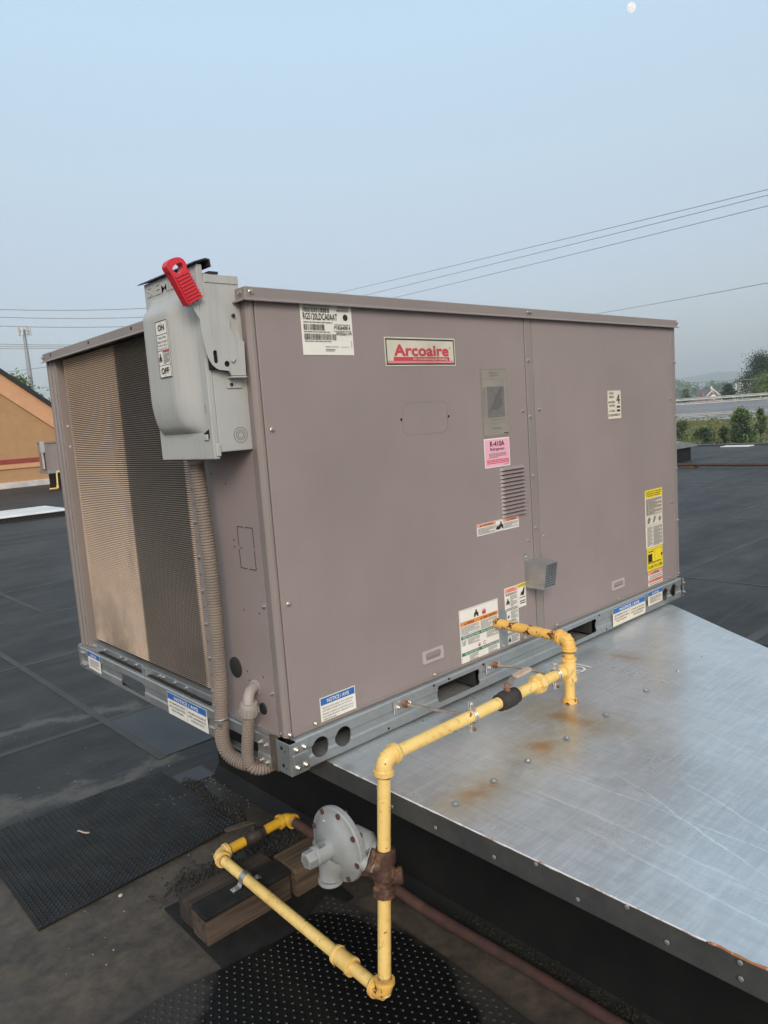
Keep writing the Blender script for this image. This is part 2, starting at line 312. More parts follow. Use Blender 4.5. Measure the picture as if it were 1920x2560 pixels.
# ------------------------------------------------------------------ mesh helpers
ORG = {}
def org(o): return ORG.get(o.name, Vector((0, 0, 0))) if o else Vector((0, 0, 0))
class MB:
    def __init__(s): s.v = []; s.f = []; s.mi = []
    def add(s, vs, fs, mi=0):
        k = len(s.v); s.v += [tuple(v) for v in vs]; s.f += [tuple(i+k for i in f) for f in fs]; s.mi += [mi]*len(fs); return s
    def box(s, x0, x1, y0, y1, z0, z1, mi=0):
        return s.add([(x0,y0,z0),(x1,y0,z0),(x1,y1,z0),(x0,y1,z0),(x0,y0,z1),(x1,y0,z1),(x1,y1,z1),(x0,y1,z1)],
                     [(0,3,2,1),(4,5,6,7),(0,1,5,4),(1,2,6,5),(2,3,7,6),(3,0,4,7)], mi)
    def quad(s, a, b, c, d, mi=0): return s.add([a,b,c,d], [(0,1,2,3)], mi)
    def prism(s, pts, a, b, fn, mi=0):          # pts 2D ring; fn(p, t) -> 3D; t in a,b
        n = len(pts); vs = [fn(p, a) for p in pts] + [fn(p, b) for p in pts]
        fs = [tuple(range(n))[::-1], tuple(range(n, 2*n))] + [(i, (i+1)%n, n+(i+1)%n, n+i) for i in range(n)]
        return s.add(vs, fs, mi)
    def tube(s, path, r, n=14, caps=True, mi=0):
        P = [Vector(p) for p in path]; k = len(P)
        R = r if isinstance(r, (list, tuple)) else [r]*k
        T = []
        for i in range(k):
            t = (P[min(i+1, k-1)]-P[max(i-1, 0)])
            T.append(t.normalized() if t.length > 1e-9 else (T[-1] if T else Vector((0,0,1))))
        u = T[0].orthogonal().normalized(); vs = []
        for i in range(k):
            if i: u = (u - T[i]*u.dot(T[i])); u.normalize()
            w = T[i].cross(u)
            for j in range(n):
                a = 2*math.pi*j/n; vs.append(P[i] + (u*math.cos(a)+w*math.sin(a))*R[i])
        fs = [(i*n+j, i*n+(j+1)%n, (i+1)*n+(j+1)%n, (i+1)*n+j) for i in range(k-1) for j in range(n)]
        if caps: fs += [tuple(range(n))[::-1], tuple(range((k-1)*n, k*n))]
        return s.add(vs, fs, mi)
    def lathe(s, prof, o, ax, n=20, mi=0):       # prof [(h, r)] along axis ax from o
        o = Vector(o); ax = Vector(ax).normalized()
        return s.tube([o+ax*(h+i*1e-6) for i, (h, r) in enumerate(prof)], [max(r, 1e-5) for h, r in prof], n, True, mi)
    def sphere(s, c, r, n=10, sc=(1,1,1), mi=0):
        pr = [(-math.cos(math.pi*i/n), math.sin(math.pi*i/n)) for i in range(n+1)]
        k = len(s.v); s.lathe([(h*r, q*r) for h, q in pr], (0,0,0), (0,0,1), n*2, mi)
        for i in range(k, len(s.v)):
            x, y, z = s.v[i]; s.v[i] = (c[0]+x*sc[0], c[1]+y*sc[1], c[2]+z*sc[2])
        return s
    def mesh(s, name, mats, o=Vector((0,0,0)), smooth=False, bevel=0.0, seg=1):
        me = bpy.data.meshes.new(name)
        me.from_pydata([(v[0]-o[0], v[1]-o[1], v[2]-o[2]) for v in s.v], [], s.f)
        for mt in (mats if isinstance(mats, list) else [mats]): me.materials.append(mt)
        if any(s.mi): me.polygons.foreach_set('material_index', s.mi)
        bm = bmesh.new(); bm.from_mesh(me)
        bmesh.ops.recalc_face_normals(bm, faces=bm.faces)
        if bevel:
            es = [e for e in bm.edges if len(e.link_faces) == 2 and e.calc_face_angle(0) > .6]
            bmesh.ops.bevel(bm, geom=es, offset=bevel, segments=seg, affect='EDGES', profile=.6)
        bm.to_mesh(me); bm.free()
        if smooth:
            me.polygons.foreach_set('use_smooth', [True]*len(me.polygons)); me.set_sharp_from_angle(angle=rad(38))
        me.update(); return me
    def build(s, name, mats, parent=None, smooth=False, bevel=0.0, seg=1, kind=None, base=None):
        o = org(parent) if parent else (Vector(base) if base else Vector((0,0,0)))
        return link(name, s.mesh(name, mats, o, smooth, bevel, seg), parent, (Vector((0,0,0)) if parent else o), kind)
def link(name, me, parent=None, loc=(0,0,0), kind=None, rot=None):
    ob = bpy.data.objects.new(name, me); col.objects.link(ob)
    ob.location = loc
    if rot: ob.rotation_euler = rot
    if parent: ob.parent = parent; ORG[ob.name] = org(parent) + Vector(loc)
    else: ORG[ob.name] = Vector(loc)
    if kind: ob['kind'] = kind
    return ob
def place(name, me, parent, pos, rot=None):       # shared mesh at a world position
    return link(name, me, parent, Vector(pos)-org(parent), None, rot)
def tag(o, label, cat, group=None):
    o['label'] = label; o['category'] = cat
    if group: o['group'] = group
    return o
def thing(name, loc, label, cat, group=None):
    o = bpy.data.objects.new(name, None); col.objects.link(o); o.location = loc; o.empty_display_size = .1
    ORG[o.name] = Vector(loc); return tag(o, label, cat, group)
def bx(name, mat, parent, x0, x1, y0, y1, z0, z1, bevel=0.0, seg=1, **k):
    return MB().box(x0,x1,y0,y1,z0,z1).build(name, mat, parent, bevel=bevel, seg=seg, **k)
def plate2d(outer, holes, thick, fn, bev=0.0):
    """flat plate with holes: fn(x, y, t) -> 3D, t from 0 (face) to thick (back). returns MB"""
    cu = bpy.data.curves.new('plate', 'CURVE'); cu.dimensions = '2D'; cu.fill_mode = 'BOTH'; cu.extrude = thick/2
    for ring in [outer]+holes:
        sp = cu.splines.new('POLY'); sp.points.add(len(ring)-1); sp.use_cyclic_u = True
        for i, p in enumerate(ring): sp.points[i].co = (p[0], p[1], 0, 1)
    ob = bpy.data.objects.new('plate', cu); me = bpy.data.meshes.new_from_object(ob)
    mb = MB(); mb.add([fn(v.co.x, v.co.y, thick/2-v.co.z) for v in me.vertices], [tuple(p.vertices) for p in me.polygons])
    bpy.data.objects.remove(ob); bpy.data.curves.remove(cu); bpy.data.meshes.remove(me)
    return mb
def circ(cx, cy, r, n=20, ry=None): return [(cx+r*math.cos(2*math.pi*i/n), cy+(ry or r)*math.sin(2*math.pi*i/n)) for i in range(n)]
def rrect(x0, y0, x1, y1, r, n=4):
    out = []
    for cx, cy, a0 in ((x1-r, y1-r, 0), (x0+r, y1-r, 90), (x0+r, y0+r, 180), (x1-r, y0+r, 270)):
        for i in range(n+1):
            a = rad(a0+90*i/n); out.append((cx+r*math.cos(a), cy+r*math.sin(a)))
    return out
_tc = {}
def glyphs(s, bold=0.0, extrude=0.0):
    k = (s, bold, extrude)
    if k in _tc: return _tc[k]
    cu = bpy.data.curves.new('txt', 'FONT'); cu.body = s; cu.size = 1.0; cu.offset = bold; cu.resolution_u = 3; cu.extrude = extrude
    ob = bpy.data.objects.new('txt', cu); me = bpy.data.meshes.new_from_object(ob)
    V = [tuple(v.co) for v in me.vertices]; F = [tuple(p.vertices) for p in me.polygons]
    bpy.data.objects.remove(ob); bpy.data.curves.remove(cu); bpy.data.meshes.remove(me)
    if V:
        x0 = min(v[0] for v in V); x1 = max(v[0] for v in V); y1 = max(v[1] for v in V)
    else: x0, x1, y1 = 0, 1, 1
    _tc[k] = (V, F, x0, x1, y1); return _tc[k]
def cutholes(ob, cutters):
    """boolean-subtract closed cutter MBs from a mesh object, baked"""
    mb = MB()
    for c in cutters: mb.add(c.v, c.f)
    cm = mb.mesh('cutter', M['galv'], org(ob.parent) if ob.parent else Vector((0,0,0))); co = bpy.data.objects.new('cutter', cm); col.objects.link(co)
    if ob.parent: co.parent = ob.parent
    md = ob.modifiers.new('cut', 'BOOLEAN'); md.object = co; md.operation = 'DIFFERENCE'; md.solver = 'EXACT'
    bpy.context.view_layer.update()
    dg = bpy.context.evaluated_depsgraph_get(); nm = bpy.data.meshes.new_from_object(ob.evaluated_get(dg))
    ob.modifiers.remove(md); old = ob.data; ob.data = nm; nm.name = old.name
    bpy.data.objects.remove(co); bpy.data.meshes.remove(cm)

# ---- stickers
def sticker(parent, name, o, u, n, w, h, base, els, label=None, thick=.0006, tilt=0.0):
    """o = lower-left corner in world, u = right direction, z up, n = outward normal"""
    u = Vector(u); n = Vector(n); v = Vector((0,0,1)); o = Vector(o)
    if tilt:
        q = Matrix.Rotation(tilt, 3, n); u = q @ u; v = q @ v
    P = lambda x, y, t: o + u*(x*w) + v*(y*h) + n*t
    mb = MB(); mb.add([P(0,0,0),P(1,0,0),P(1,1,0),P(0,1,0),P(0,0,thick),P(1,0,thick),P(1,1,thick),P(0,1,thick)],
                      [(0,3,2,1),(4,5,6,7),(0,1,5,4),(1,2,6,5),(2,3,7,6),(3,0,4,7)])
    st = mb.build(name, M[base], parent)
    if label: st['label'] = label
    bins = {}
    for e in els:
        k = e[0]; lvl = thick+.0005
        if k == 'B' and e[5] not in ('black', 'greyprint'):
            _, x0,y0,x1,y1,c = e; MB().quad(P(x0,y0,lvl),P(x1,y0,lvl),P(x1,y1,lvl),P(x0,y1,lvl)).build('printed_band', M[c], st)
        elif k == 'B': _, x0,y0,x1,y1,c = e; bins.setdefault((c,0), MB()).quad(P(x0,y0,lvl),P(x1,y0,lvl),P(x1,y1,lvl),P(x0,y1,lvl))
        elif k == 'F':                                   # outline frame
            _, x0,y0,x1,y1,t,c = e; tx = t*h/w
            for a in ((x0,y0,x1,y0+t),(x0,y1-t,x1,y1),(x0,y0,x0+tx,y1),(x1-tx,y0,x1,y1)):
                bins.setdefault((c,1), MB()).quad(P(a[0],a[1],lvl+.0004),P(a[2],a[1],lvl+.0004),P(a[2],a[3],lvl+.0004),P(a[0],a[3],lvl+.0004))
        elif k == 'T':                                   # text: string, x, y baseline, cap height, colour, width, align
            _, s, x, y, ch, c, wd = e[:7]; al = e[7] if len(e) > 7 else 'l'; bold = e[8] if len(e) > 8 else .012
            V, F, x0, x1, y1 = glyphs(s, 0.0)
            sx = wd/(x1-x0); sy = ch/.69
            xo = x - x0*sx if al == 'l' else x - (x0+x1)/2*sx
            for kk, (ddx, ddy) in enumerate(((0,0),(bold,0),(-bold,0),(0,bold),(0,-bold)) if bold > .015 else ((0,0),(bold,0))): bins.setdefault((c,2), MB()).add([P(xo+(a+ddx)*sx, y+(b+ddy)*sy, lvl+.0008+kk*.00006) for a, b, _ in V], F)
        elif k == 'L':                                   # rows of fine print
            _, x0,y0,x1,y1,nn,c = e; mbx = bins.setdefault((c,2), MB()); dy = (y1-y0)/nn
            for i in range(nn):
                yb = y1-(i+1)*dy; x = x0; xe = x1 if i % 4 != 3 else x0+(x1-x0)*random.uniform(.4,.8)
                while x < xe-.01:
                    wd = min(random.uniform(.06,.16)*(x1-x0)*1.2, xe-x)
                    mbx.quad(P(x,yb+dy*.25,lvl+.0008),P(x+wd,yb+dy*.25,lvl+.0008),P(x+wd,yb+dy*.72,lvl+.0008),P(x,yb+dy*.72,lvl+.0008)); x += wd+.02*(x1-x0)
        elif k == 'K':                                   # barcode
            _, x0,y0,x1,y1,c = e; mbx = bins.setdefault((c,2), MB()); x = x0
            while x < x1:
                wd = random.choice((.3,.6,.9))*.012
                mbx.quad(P(x,y0,lvl+.0008),P(min(x+wd,x1),y0,lvl+.0008),P(min(x+wd,x1),y1,lvl+.0008),P(x,y1,lvl+.0008)); x += wd+random.choice((.4,.6,.9))*.011
        elif k == 'O' and e[4] not in ('black', 'greyprint'):
            _, cx,cy,r,c = e; MB().add([P(cx+r*math.cos(i*.3142)*h/w, cy+r*math.sin(i*.3142), lvl+(.0008 if c != 'white' else .0011)) for i in range(20)], [tuple(range(20))]).build('printed_disc', M[c], st)
        elif k == 'P' and e[2] not in ('black', 'greyprint'):
            _, pts, c = e; MB().add([P(x,y,lvl+.0008) for x,y in pts], [tuple(range(len(pts)))]).build('printed_icon', M[c], st)
        elif k == 'O':
            _, cx,cy,r,c = e; a = [P(cx+r*math.cos(i*.3142)*h/w, cy+r*math.sin(i*.3142), lvl+.0008) for i in range(20)]
            bins.setdefault((c,2), MB()).add(a, [tuple(range(20))])
        elif k == 'P':
            _, pts, c = e; a = [P(x,y,lvl+.0008) for x,y in pts]; bins.setdefault((c,2), MB()).add(a, [tuple(range(len(a)))])
    for (c, lv), mbx in bins.items(): mbx.build('print', M[c], st)
    return st
def tri(x, y, r, asp): return [(x-r*asp, y), (x+r*asp, y), (x, y+r*1.8)]
def person_icon(x, y, s, asp):
    return [(x-.5*s*asp,y),(x-.42*s*asp,y+.55*s),(x-.15*s*asp,y+.7*s),(x-.15*s*asp,y+1.0*s),(x+.15*s*asp,y+1.0*s),(x+.15*s*asp,y+.7*s),(x+.42*s*asp,y+.55*s),(x+.5*s*asp,y),(x+.22*s*asp,y),(x,y+.35*s),(x-.22*s*asp,y)]
def flame_icon(x, y, s, asp):
    return [(x-.4*s*asp,y),(x-.5*s*asp,y+.5*s),(x-.3*s*asp,y+.35*s),(x-.25*s*asp,y+.9*s),(x-.05*s*asp,y+.4*s),(x+.1*s*asp,y+1.0*s),(x+.2*s*asp,y+.45*s),(x+.42*s*asp,y+.8*s),(x+.4*s*asp,y)]
FU, FN = (1,0,0), (0,-1,0)       # front face frame
SU, SN = (0,-1,0), (-1,0,0)      # coil face frame

# ---- screws (shared meshes)
def screwmesh(n, mat, s=1.0, name='screw'):
    mb = MB(); mb.lathe([(-.002,.0068*s),(.0014*s,.0068*s),(.0020*s,.0060*s)], (0,0,0), n, 14)
    mb.lathe([(.0018*s,.0042*s),(.0060*s,.0042*s),(.0068*s,.0034*s)], (0,0,0), n, 6)
    return mb.mesh(name, mat)
SCF = screwmesh(FN, M['zinc']); SCS = screwmesh(SN, M['zinc']); SCFr = screwmesh(FN, M['zincrust']); SCB = screwmesh(FN, M['zinc'], 1.25, 'bolt'); SCBs = screwmesh(SN, M['zinc'], 1.25, 'bolt')
SCU = screwmesh((0,0,1), M['zinc'])

# ================================================================== SETTING
def structure(o): o['kind'] = 'structure'; return o
roof = structure(MB().box(-14, 22.0, -9, 27.6, -5.9, ROOF).build('roof', M['roof']))
def strip(x0, x1, y0, y1, t=.003, name='seam', mat='seam'):
    return bx(name, M[mat], roof, x0, x1, y0, y1, ROOF-.002, ROOF+t)
for i, y in enumerate((2.36, 3.86, 5.34, 6.80, 8.75, 10.7, 12.7, 18.6, 21.5)):
    strip(-14, 21.6, y, y+.042, .0026)
for x, y0, y1 in ((.36, 1.68, 5.35), (1.02, 5.42, 8.75), (2.1, 8.83, 12.7), (-1.3, 2.44, 3.86), (3.6, 8.83, 12.7), (8.2, -9, 2.36), (11.9, -9, 8.75), (17.4, -9, 8.75), (5.0, -9, 2.36), (3.4, -9, 2.36)):
    strip(x, x+.042, y0, y1, .0034)
for y in (-5.2, -3.4, -1.7, .2, 1.4): strip(3.2, 21.6, y, y+.07, .0022)
# flashing patches by the curb corner
bx('membrane_patch', M['patch'], roof, .40, .66, 1.69, 2.35, ROOF-.002, ROOF+.0042)
bx('membrane_patch', M['patch'], roof, -.30, .46, 1.33, 1.46, ROOF-.002, ROOF+.0050)
bx('membrane_patch', M['patch'], roof, 2.5, 3.1, -1.6, 1.2, ROOF-.002, ROOF+.0060)
bx('gravel_stop', M['flange'], roof, 21.7, 22.02, -9, 27.5, ROOF-.01, ROOF+.05)
bx('roof_paint_mark', M['whitemem'], roof, 21.15, 21.6, 7.05, 7.85, ROOF-.002, ROOF+.02)

# land beyond the roof
land = MB()
xs = [22, 30, 38, 44, 50, 56, 60.5, 62.3, 64, 75, 90, 96, 105, 120, 160, 260, 420, 700, 1500, 3300]
zs = [-6.0, -5.0, -2.6, -2.05, -1.75, -1.4, -1.18, -1.10, -1.3, -.75, -.4, -.9, -1.4, -1.8, -2.2, -2.6, -3.2, -4, -6, -10]
ys = [-2600, -600, -200, -60, -10, 6, 12, 18, 24, 30, 45, 80, 200, 600, 2800]
vs = []
for x, z in zip(xs, zs):
    for y in ys:
        bump_ = .12*mnoise.noise(Vector((x*.3, y*.35, 2))) if 36 < x < 61 else 0
        vs.append((x + (y-25)*-.42*(1 if 55 < x < 130 and abs(y) < 100 else (0 if x < 40 or x > 400 else .6)) if abs(y) < 100 else x, y, z+bump_))
ny = len(ys)
land.add(vs, [(i*ny+j, (i+1)*ny+j, (i+1)*ny+j+1, i*ny+j+1) for i in range(len(xs)-1) for j in range(ny-1)])
structure(land.build('terrain', M['grassland']))
structure(MB().quad((-3300,-3300,-6.1),(3300,-3300,-6.1),(3300,3300,-6.1),(-3300,3300,-6.1)).build('ground', M['grassland']))
# road direction and cross direction beside the bank
RD = Vector((-.386, .922, 0)).normalized(); RX = Vector((RD.y, -RD.x, 0))
R0 = Vector((62.9, 26.0, 0))
def rp(s, t, z): p = R0 + RD*s + RX*t; return (p.x, p.y, z)
def rz(t): return -1.14 + .052*t                       # superelevated carriageway
def ribbon(t0, t1, lift, s0=-160, s1=160):
    return MB().add([rp(s0,t0,rz(t0)+lift), rp(s1,t0,rz(t0)+lift), rp(s1,t1,rz(t1)+lift), rp(s0,t1,rz(t1)+lift),
                     rp(s0,t0,rz(t0)+lift-.5), rp(s1,t0,rz(t0)+lift-.5), rp(s1,t1,rz(t1)+lift-.5), rp(s0,t1,rz(t1)+lift-.5)],
                    [(0,1,2,3),(7,6,5,4),(0,4,5,1),(2,6,7,3)])
road = structure(ribbon(-.6, 27, 0.02).build('road', M['asphalt']))
ribbon(.9, 1.05, .03).build('road_line', M['roadpaint'], road)
for k in range(-8, 9): ribbon(4.6, 4.75, .03, k*12, k*12+3).build('lane_dash', M['roadpaint'], road)
ribbon(8.4, 8.55, .03).build('road_line', M['roadpaint'], road)
structure(ribbon(-1.9, -.55, -.02).build('shoulder', M['concrete']))
def guardrail(t, h, label, beam=(.31, .06), posts=1.9, s0=-30, s1=34, off=0.0, double=False):
    g = thing('guardrail', rp(0, t, rz(t)), label, 'guardrail')
    mb = MB()
    prof = [(-.02,h-beam[0]),(-.07,h-beam[0]*.8),(-.02,h-beam[0]*.5),(-.07,h-beam[0]*.2),(-.02,h),(0,h),(0,h-beam[0])]
    ends = [[Vector(rp(s, t+p[0], rz(t)+p[1])) for p in prof] for s in (s0, s1)]
    n = len(prof); mb.add(ends[0]+ends[1], [(i,(i+1)%n,n+(i+1)%n,n+i) for i in range(n)]+[tuple(range(n)),tuple(range(n,2*n))[::-1]])
    mb.build('beam', M['steelrail'], g)
    pmb = MB(); pmb.box(-.08,.08,-.08,.08,-.4,h-.04); me = pmb.mesh('post', M['steelpost'])
    s = s0+off
    while s < s1:
        if -14 < s < 14: place('post', me, g, rp(s, t+.09, rz(t)), (0,0,math.atan2(RD.y, RD.x)))
        s += posts
    return g
guardrail(-.75, .70, 'steel guardrail along the top of the grassy bank, nearest side of the road', off=.2, beam=(.22,.06))
guardrail(11.5, .98, 'pale guardrail in the road median with widely spaced dark posts', (.26,.06), 3.4, off=1.0)
guardrail(24.5, .72, 'farthest guardrail on the far side of the road, below the trees', (.30,.06), 5.0, off=.5)

# far wooded ridge
def ridge(name, pts, d0, zb, n, rough):
    mb = MB(); top = []; bot = []; back = []
    for i in range(n+1):
        f = i/n; a = -.35+f*1.9                              # azimuth sweep
        hgt = np.interp(f, [p[0] for p in pts], [p[1] for p in pts])
        hgt += rough*(mnoise.noise(Vector((f*40, 1.3, 0))) + .5*mnoise.noise(Vector((f*120, 4, 0))))
        c, s = math.cos(a), math.sin(a)
        top.append((d0*c, d0*s, hgt)); bot.append((d0*.82*c, d0*.82*s, zb)); back.append((d0*1.15*c, d0*1.15*s, zb))
    k = n+1; mb.add(bot+top+back, [(i,i+1,k+i+1,k+i) for i in range(n)]+[(k+i,k+i+1,2*k+i+1,2*k+i) for i in range(n)])
    return structure(mb.build(name, M['hill'], smooth=True))
ridge('hill', [(0,40),(.30,55),(.37,67),(.395,71),(.41,64),(.44,54),(.6,40),(1,30)], 2500, -12, 360, 2.5)

# ---- foliage helpers
def leaves(centres, n, size, spread, mi=0, squash=.8):
    """n leaf quads scattered in clumps round given centres -> verts, faces"""
    C = np.array(centres, float); k = rng.integers(0, len(C), n)
    p = C[k, :3] + rng.normal(0, 1, (n, 3))*C[k, 3:4]*spread*np.array([1, 1, squash])
    a = rng.normal(0, 1, (n, 3)); a /= np.linalg.norm(a, axis=1, keepdims=True)
    b = np.cross(a, rng.normal(0, 1, (n, 3))); b /= np.linalg.norm(b, axis=1, keepdims=True)
    s = size*rng.uniform(.6, 1.4, (n, 1))
    vs = np.stack([p-a*s, p+b*s*.6, p+a*s, p-b*s*.6], 1).reshape(-1, 3)
    fs = np.arange(4*n).reshape(n, 4)
    return vs, fs
def leafobj(name, parent, sets, mats, kind=None, base=None):
    o = org(parent) if parent else Vector(base or (0,0,0)); V = []; F = []; mi = []; k = 0
    for idx, (v, f) in enumerate(sets):
        V.append(v); F.append(f+k); k += len(v); mi += [idx]*len(f)
    me = bpy.data.meshes.new(name); me.from_pydata((np.concatenate(V)-np.array(o)).tolist(), [], np.concatenate(F).tolist())
    for q in mats: me.materials.append(M[q])
    me.polygons.foreach_set('material_index', mi); me.update()
    return link(name, me, parent, (0,0,0) if parent else o, kind)
def tree(name, base, h, w, label, mats=('leaf','leaf2'), n=5000, leaf=.16, cat='tree', group=None, clumps=38, low=.22, seed=1, top=0.5):
    r = random.Random(seed); t = thing(name, base, label, cat, group); b = Vector(base)
    mb = MB(); mb.tube([b+Vector((0,0,-.3)), b+Vector((.02*h,0,h*.3)), b+Vector((-.01*h,.02*h,h*.62)), b+Vector((0,0,h*.9))], [h*.03,h*.022,h*.013,h*.004], 8)
    cs = []
    for i in range(clumps):
        f = r.random(); z = low+(1-low)*f
        rr = w/2*math.sin(math.pi*min(1, (.12+f*.95)**top))*r.uniform(.35, 1.0)
        a = r.random()*6.283; c = b+Vector((rr*math.cos(a), rr*math.sin(a), h*z*.97))
        cs.append((c.x, c.y, c.z, w*r.uniform(.05,.12)))
        if i % 3 == 0: mb.tube([b+Vector((0,0,h*max(.15,z*.6))), b.lerp(c, .6)+Vector((0,0,h*z*.15)), c], [h*.010,h*.006,h*.002], 5)
    mb.build('trunk', M['bark'], t)
    half = len(cs)//2
    leafobj('crown', t, [leaves(cs[:half], n//2, leaf, 1.0), leaves(cs[half:], n//2, leaf, 1.0)], mats)
    return t
tree('deciduous_tree', (101.6, 36.6, -1.2), 6.9, 7.4, 'tall dark green tree standing beyond the road, its crown against the sky', ('leaf','leaf'), 17000, .085, clumps=90, low=.16, seed=3)
tree('deciduous_tree', (100.2, 40.3, -1.0), 3.2, 3.0, 'low dark tree at the foot of the tall tree beyond the road', ('leaf','leaf'), 3500, .12, clumps=30, low=.1, seed=5)
tree('deciduous_tree', (92.6, 32.6, -.7), 3.4, 5.4, 'bright green rounded tree in front of the tall dark tree', ('leaf2','leaf3'), 10000, .085, clumps=60, low=.1, seed=8)
tree('deciduous_tree', (180, 83.6, -2.2), 5.0, 3.4, 'small round dark tree alone left of the brick house', ('leaf','leaf2'), 2500, .22, clumps=24, low=.3, seed=12)
tree('deciduous_tree', (16.2, 56, -6), 12.3, 4.2, 'pale green tree rising behind the sloping roof of the tan building', ('leaf2','leaf3'), 7000, .12, clumps=70, low=.55, seed=21)
tree('deciduous_tree', (18.4, 55.6, -6), 10.0, 3.2, 'thin pale tree behind the lower end of the tan gable', ('leaf2','leaf3'), 4000, .12, clumps=44, low=.5, seed=22)
# far wood: one mass
cs = []
for i in range(420):
    f = random.random(); d = random.uniform(540, 660); a = math.atan2(163, 341)+.10-f*.42
    zt = 8.4 if f < .25 else (5.6 + 2.0*mnoise.noise(Vector((f*30, 0, 0))))
    cs.append((d*math.cos(a), d*math.sin(a), random.uniform(-4.5, zt*d/395), 3.2))
o = leafobj('far_wood', None, [leaves(cs[::2], 16000, 1.05, .6), leaves(cs[1::2], 10000, 1.05, .6)], ('leaf','leaf2'), 'stuff', (560, 250, -3))
tag(o, 'hazy wood of deciduous trees in front of the far ridge', 'wood')
# bank vegetation
def shrub(base, h, w, label, mats=('leaf','leaf2'), n=1500, leaf=.05, seed=1, cone=False, group=None):
    t = thing('shrub', base, label, 'shrub', group); b = Vector(base); r = random.Random(seed); cs = []; mb = MB()
    for i in range(26):
        f = r.random()**.8; rr = (w/2)*((1-f)**.5 if cone else math.sin(math.pi*(.2+.75*f)))*r.uniform(.2,1); a = r.random()*6.283
        c = b+Vector((rr*math.cos(a), rr*math.sin(a), h*(.06+.9*f))); cs.append((c.x,c.y,c.z,w*.11))
        if i % 3 == 0: mb.tube([b+Vector((0,0,-.15)), b.lerp(c,.5)+Vector((0,0,.1*h)), c], [.02,.013,.005], 5)
    mb.build('stem', M['bark'], t)
    leafobj('foliage', t, [leaves(cs[::2], n//2, leaf, 1.0), leaves(cs[1::2], n//2, leaf, 1.0)], mats)
    return t
shrub((39.9, 14.7, -2.35), 2.35, 1.55, 'tallest dark shrub on the bank, twin topped, rising past the guardrail', ('leaf','leaf2'), 3600, .06, 2, True)
shrub((39.75, 14.95, -2.3), 2.2, .7, 'narrow light topped shrub leaning against the tallest dark shrub', ('leaf2','leaf3'), 1200, .05, 31, True)
shrub((45.8, 15.9, -1.6), 1.6, .75, 'slim upright evergreen shrub alone by the guardrail', ('leaf2','leaf'), 1500, .05, 3, True)
shrub((44.1, 19.95, -1.6), 1.05, 1.1, 'round dark shrub at the bank top beside the cabinet edge', ('leaf','leaf2'), 1300, .05, 4)
shrub((41.0, 17.2, -1.75), .95, 1.0, 'low spreading dark shrub in the middle of the bank', ('leaf','leaf'), 1300, .05, 6)
shrub((41.4, 16.2, -1.75), .9, .7, 'small dark shrub next to the low spreading one', ('leaf','leaf2'), 900, .05, 9)
shrub((44.3, 14.5, -1.6), 1.0, .9, 'dark shrub beyond the slim evergreen on the bank', ('leaf','leaf2'), 900, .05, 10)
gv = []
for i in range(900):
    x = random.uniform(37.5, 60.5); y = random.uniform(8, 31); xx = x-(y-25)*.25
    gv.append((xx, y, np.interp(x, xs, zs)+.14, .30))
gl = []
for i in range(1000):
    x = random.uniform(36.5, 42.5); y = random.uniform(8, 24); gl.append((x, y, np.interp(x, xs, zs)+.22, .22))
o = leafobj('grass', None, [leaves(gv, 26000, .075, 1.0, squash=.4), leaves(gv[::2], 9000, .07, 1.0, squash=.4), leaves(gl, 24000, .065, 1.1, squash=.7)], ('grass','leaf3','leaf2'), 'stuff', (48, 18, -2))
tag(o, 'dry yellow green grass and ground cover on the bank', 'grass')

# brick house with a gable, beyond the road
h = thing('brick_house', (444, 190, -4), 'red brick house with white trimmed gable and round clock beyond the road', 'house')
gd = (Vector((441.04,185.47,0))-Vector((437.96,192.6,0))).normalized(); gn = Vector((gd.y,-gd.x,0))
if gn.x > 0: gn = -gn
g0 = Vector((439.5, 189.03, 0))
def gp(a, dep, z): p = g0+gd*a-gn*dep; return (p.x, p.y, z)
MB().prism([(-3.4,-4),(3.4,-4),(3.4,1.6),(0,4.7),(-3.4,1.6)], 0, 8, lambda p, t: gp(p[0], t, p[1])).build('wall', M['brick'], h)
MB().prism([(-4.1,1.0),(0,5.15),(4.1,1.0),(3.7,1.0),(0,4.72),(-3.7,1.0)], -.3, 9, lambda p, t: gp(p[0], t, p[1])).build('roof', M['slate'], h)
MB().prism([(-4.2,.9),(0,5.2),(4.2,.9),(3.3,.9),(0,4.4),(-3.3,.9)], -.55, -.3, lambda p, t: gp(p[0], t, p[1])).build('bargeboard', M['trim'], h)
MB().prism(circ(0,.2,1.55,24), -.2, -.05, lambda p, t: gp(p[0], t, p[1])).build('clock_face', M['trim'], h)
MB().prism(circ(0,3.2,.42,16), -.2, -.05, lambda p, t: gp(p[0], t, p[1])).build('round_window', M['trim'], h)
MB().prism([(-9.5,-4),(-3.4,-4),(-3.4,1.4),(-9.5,1.4)], 1.5, 9, lambda p, t: gp(p[0], t, p[1])).build('wall', M['brick'], h)
MB().prism([(-9.8,1.4),(-2,1.4),(-2,5.0),(-8.0,5.0)], 1.2, 9, lambda p, t: gp(p[0], t, p[1])).build('roof', M['slate'], h)
MB().lathe([(-4,1.0),(.6,1.0),(.7,1.2),(4.8,.02)], gp(-5.6,-.4,0), (0,0,1), 8).build('turret', M['brick'], h)
MB().lathe([(4.7,.6),(6.2,.7),(6.6,.1)], gp(-1.0,4,0), (0,0,1), 10).build('cupola', M['trim'], h)
MB().prism([(4.2,-3),(11.5,-3),(11.5,-.1),(4.2,-.1)], 2, 7, lambda p, t: gp(p[0], t, p[1])).build('annex', M['trim'], h)
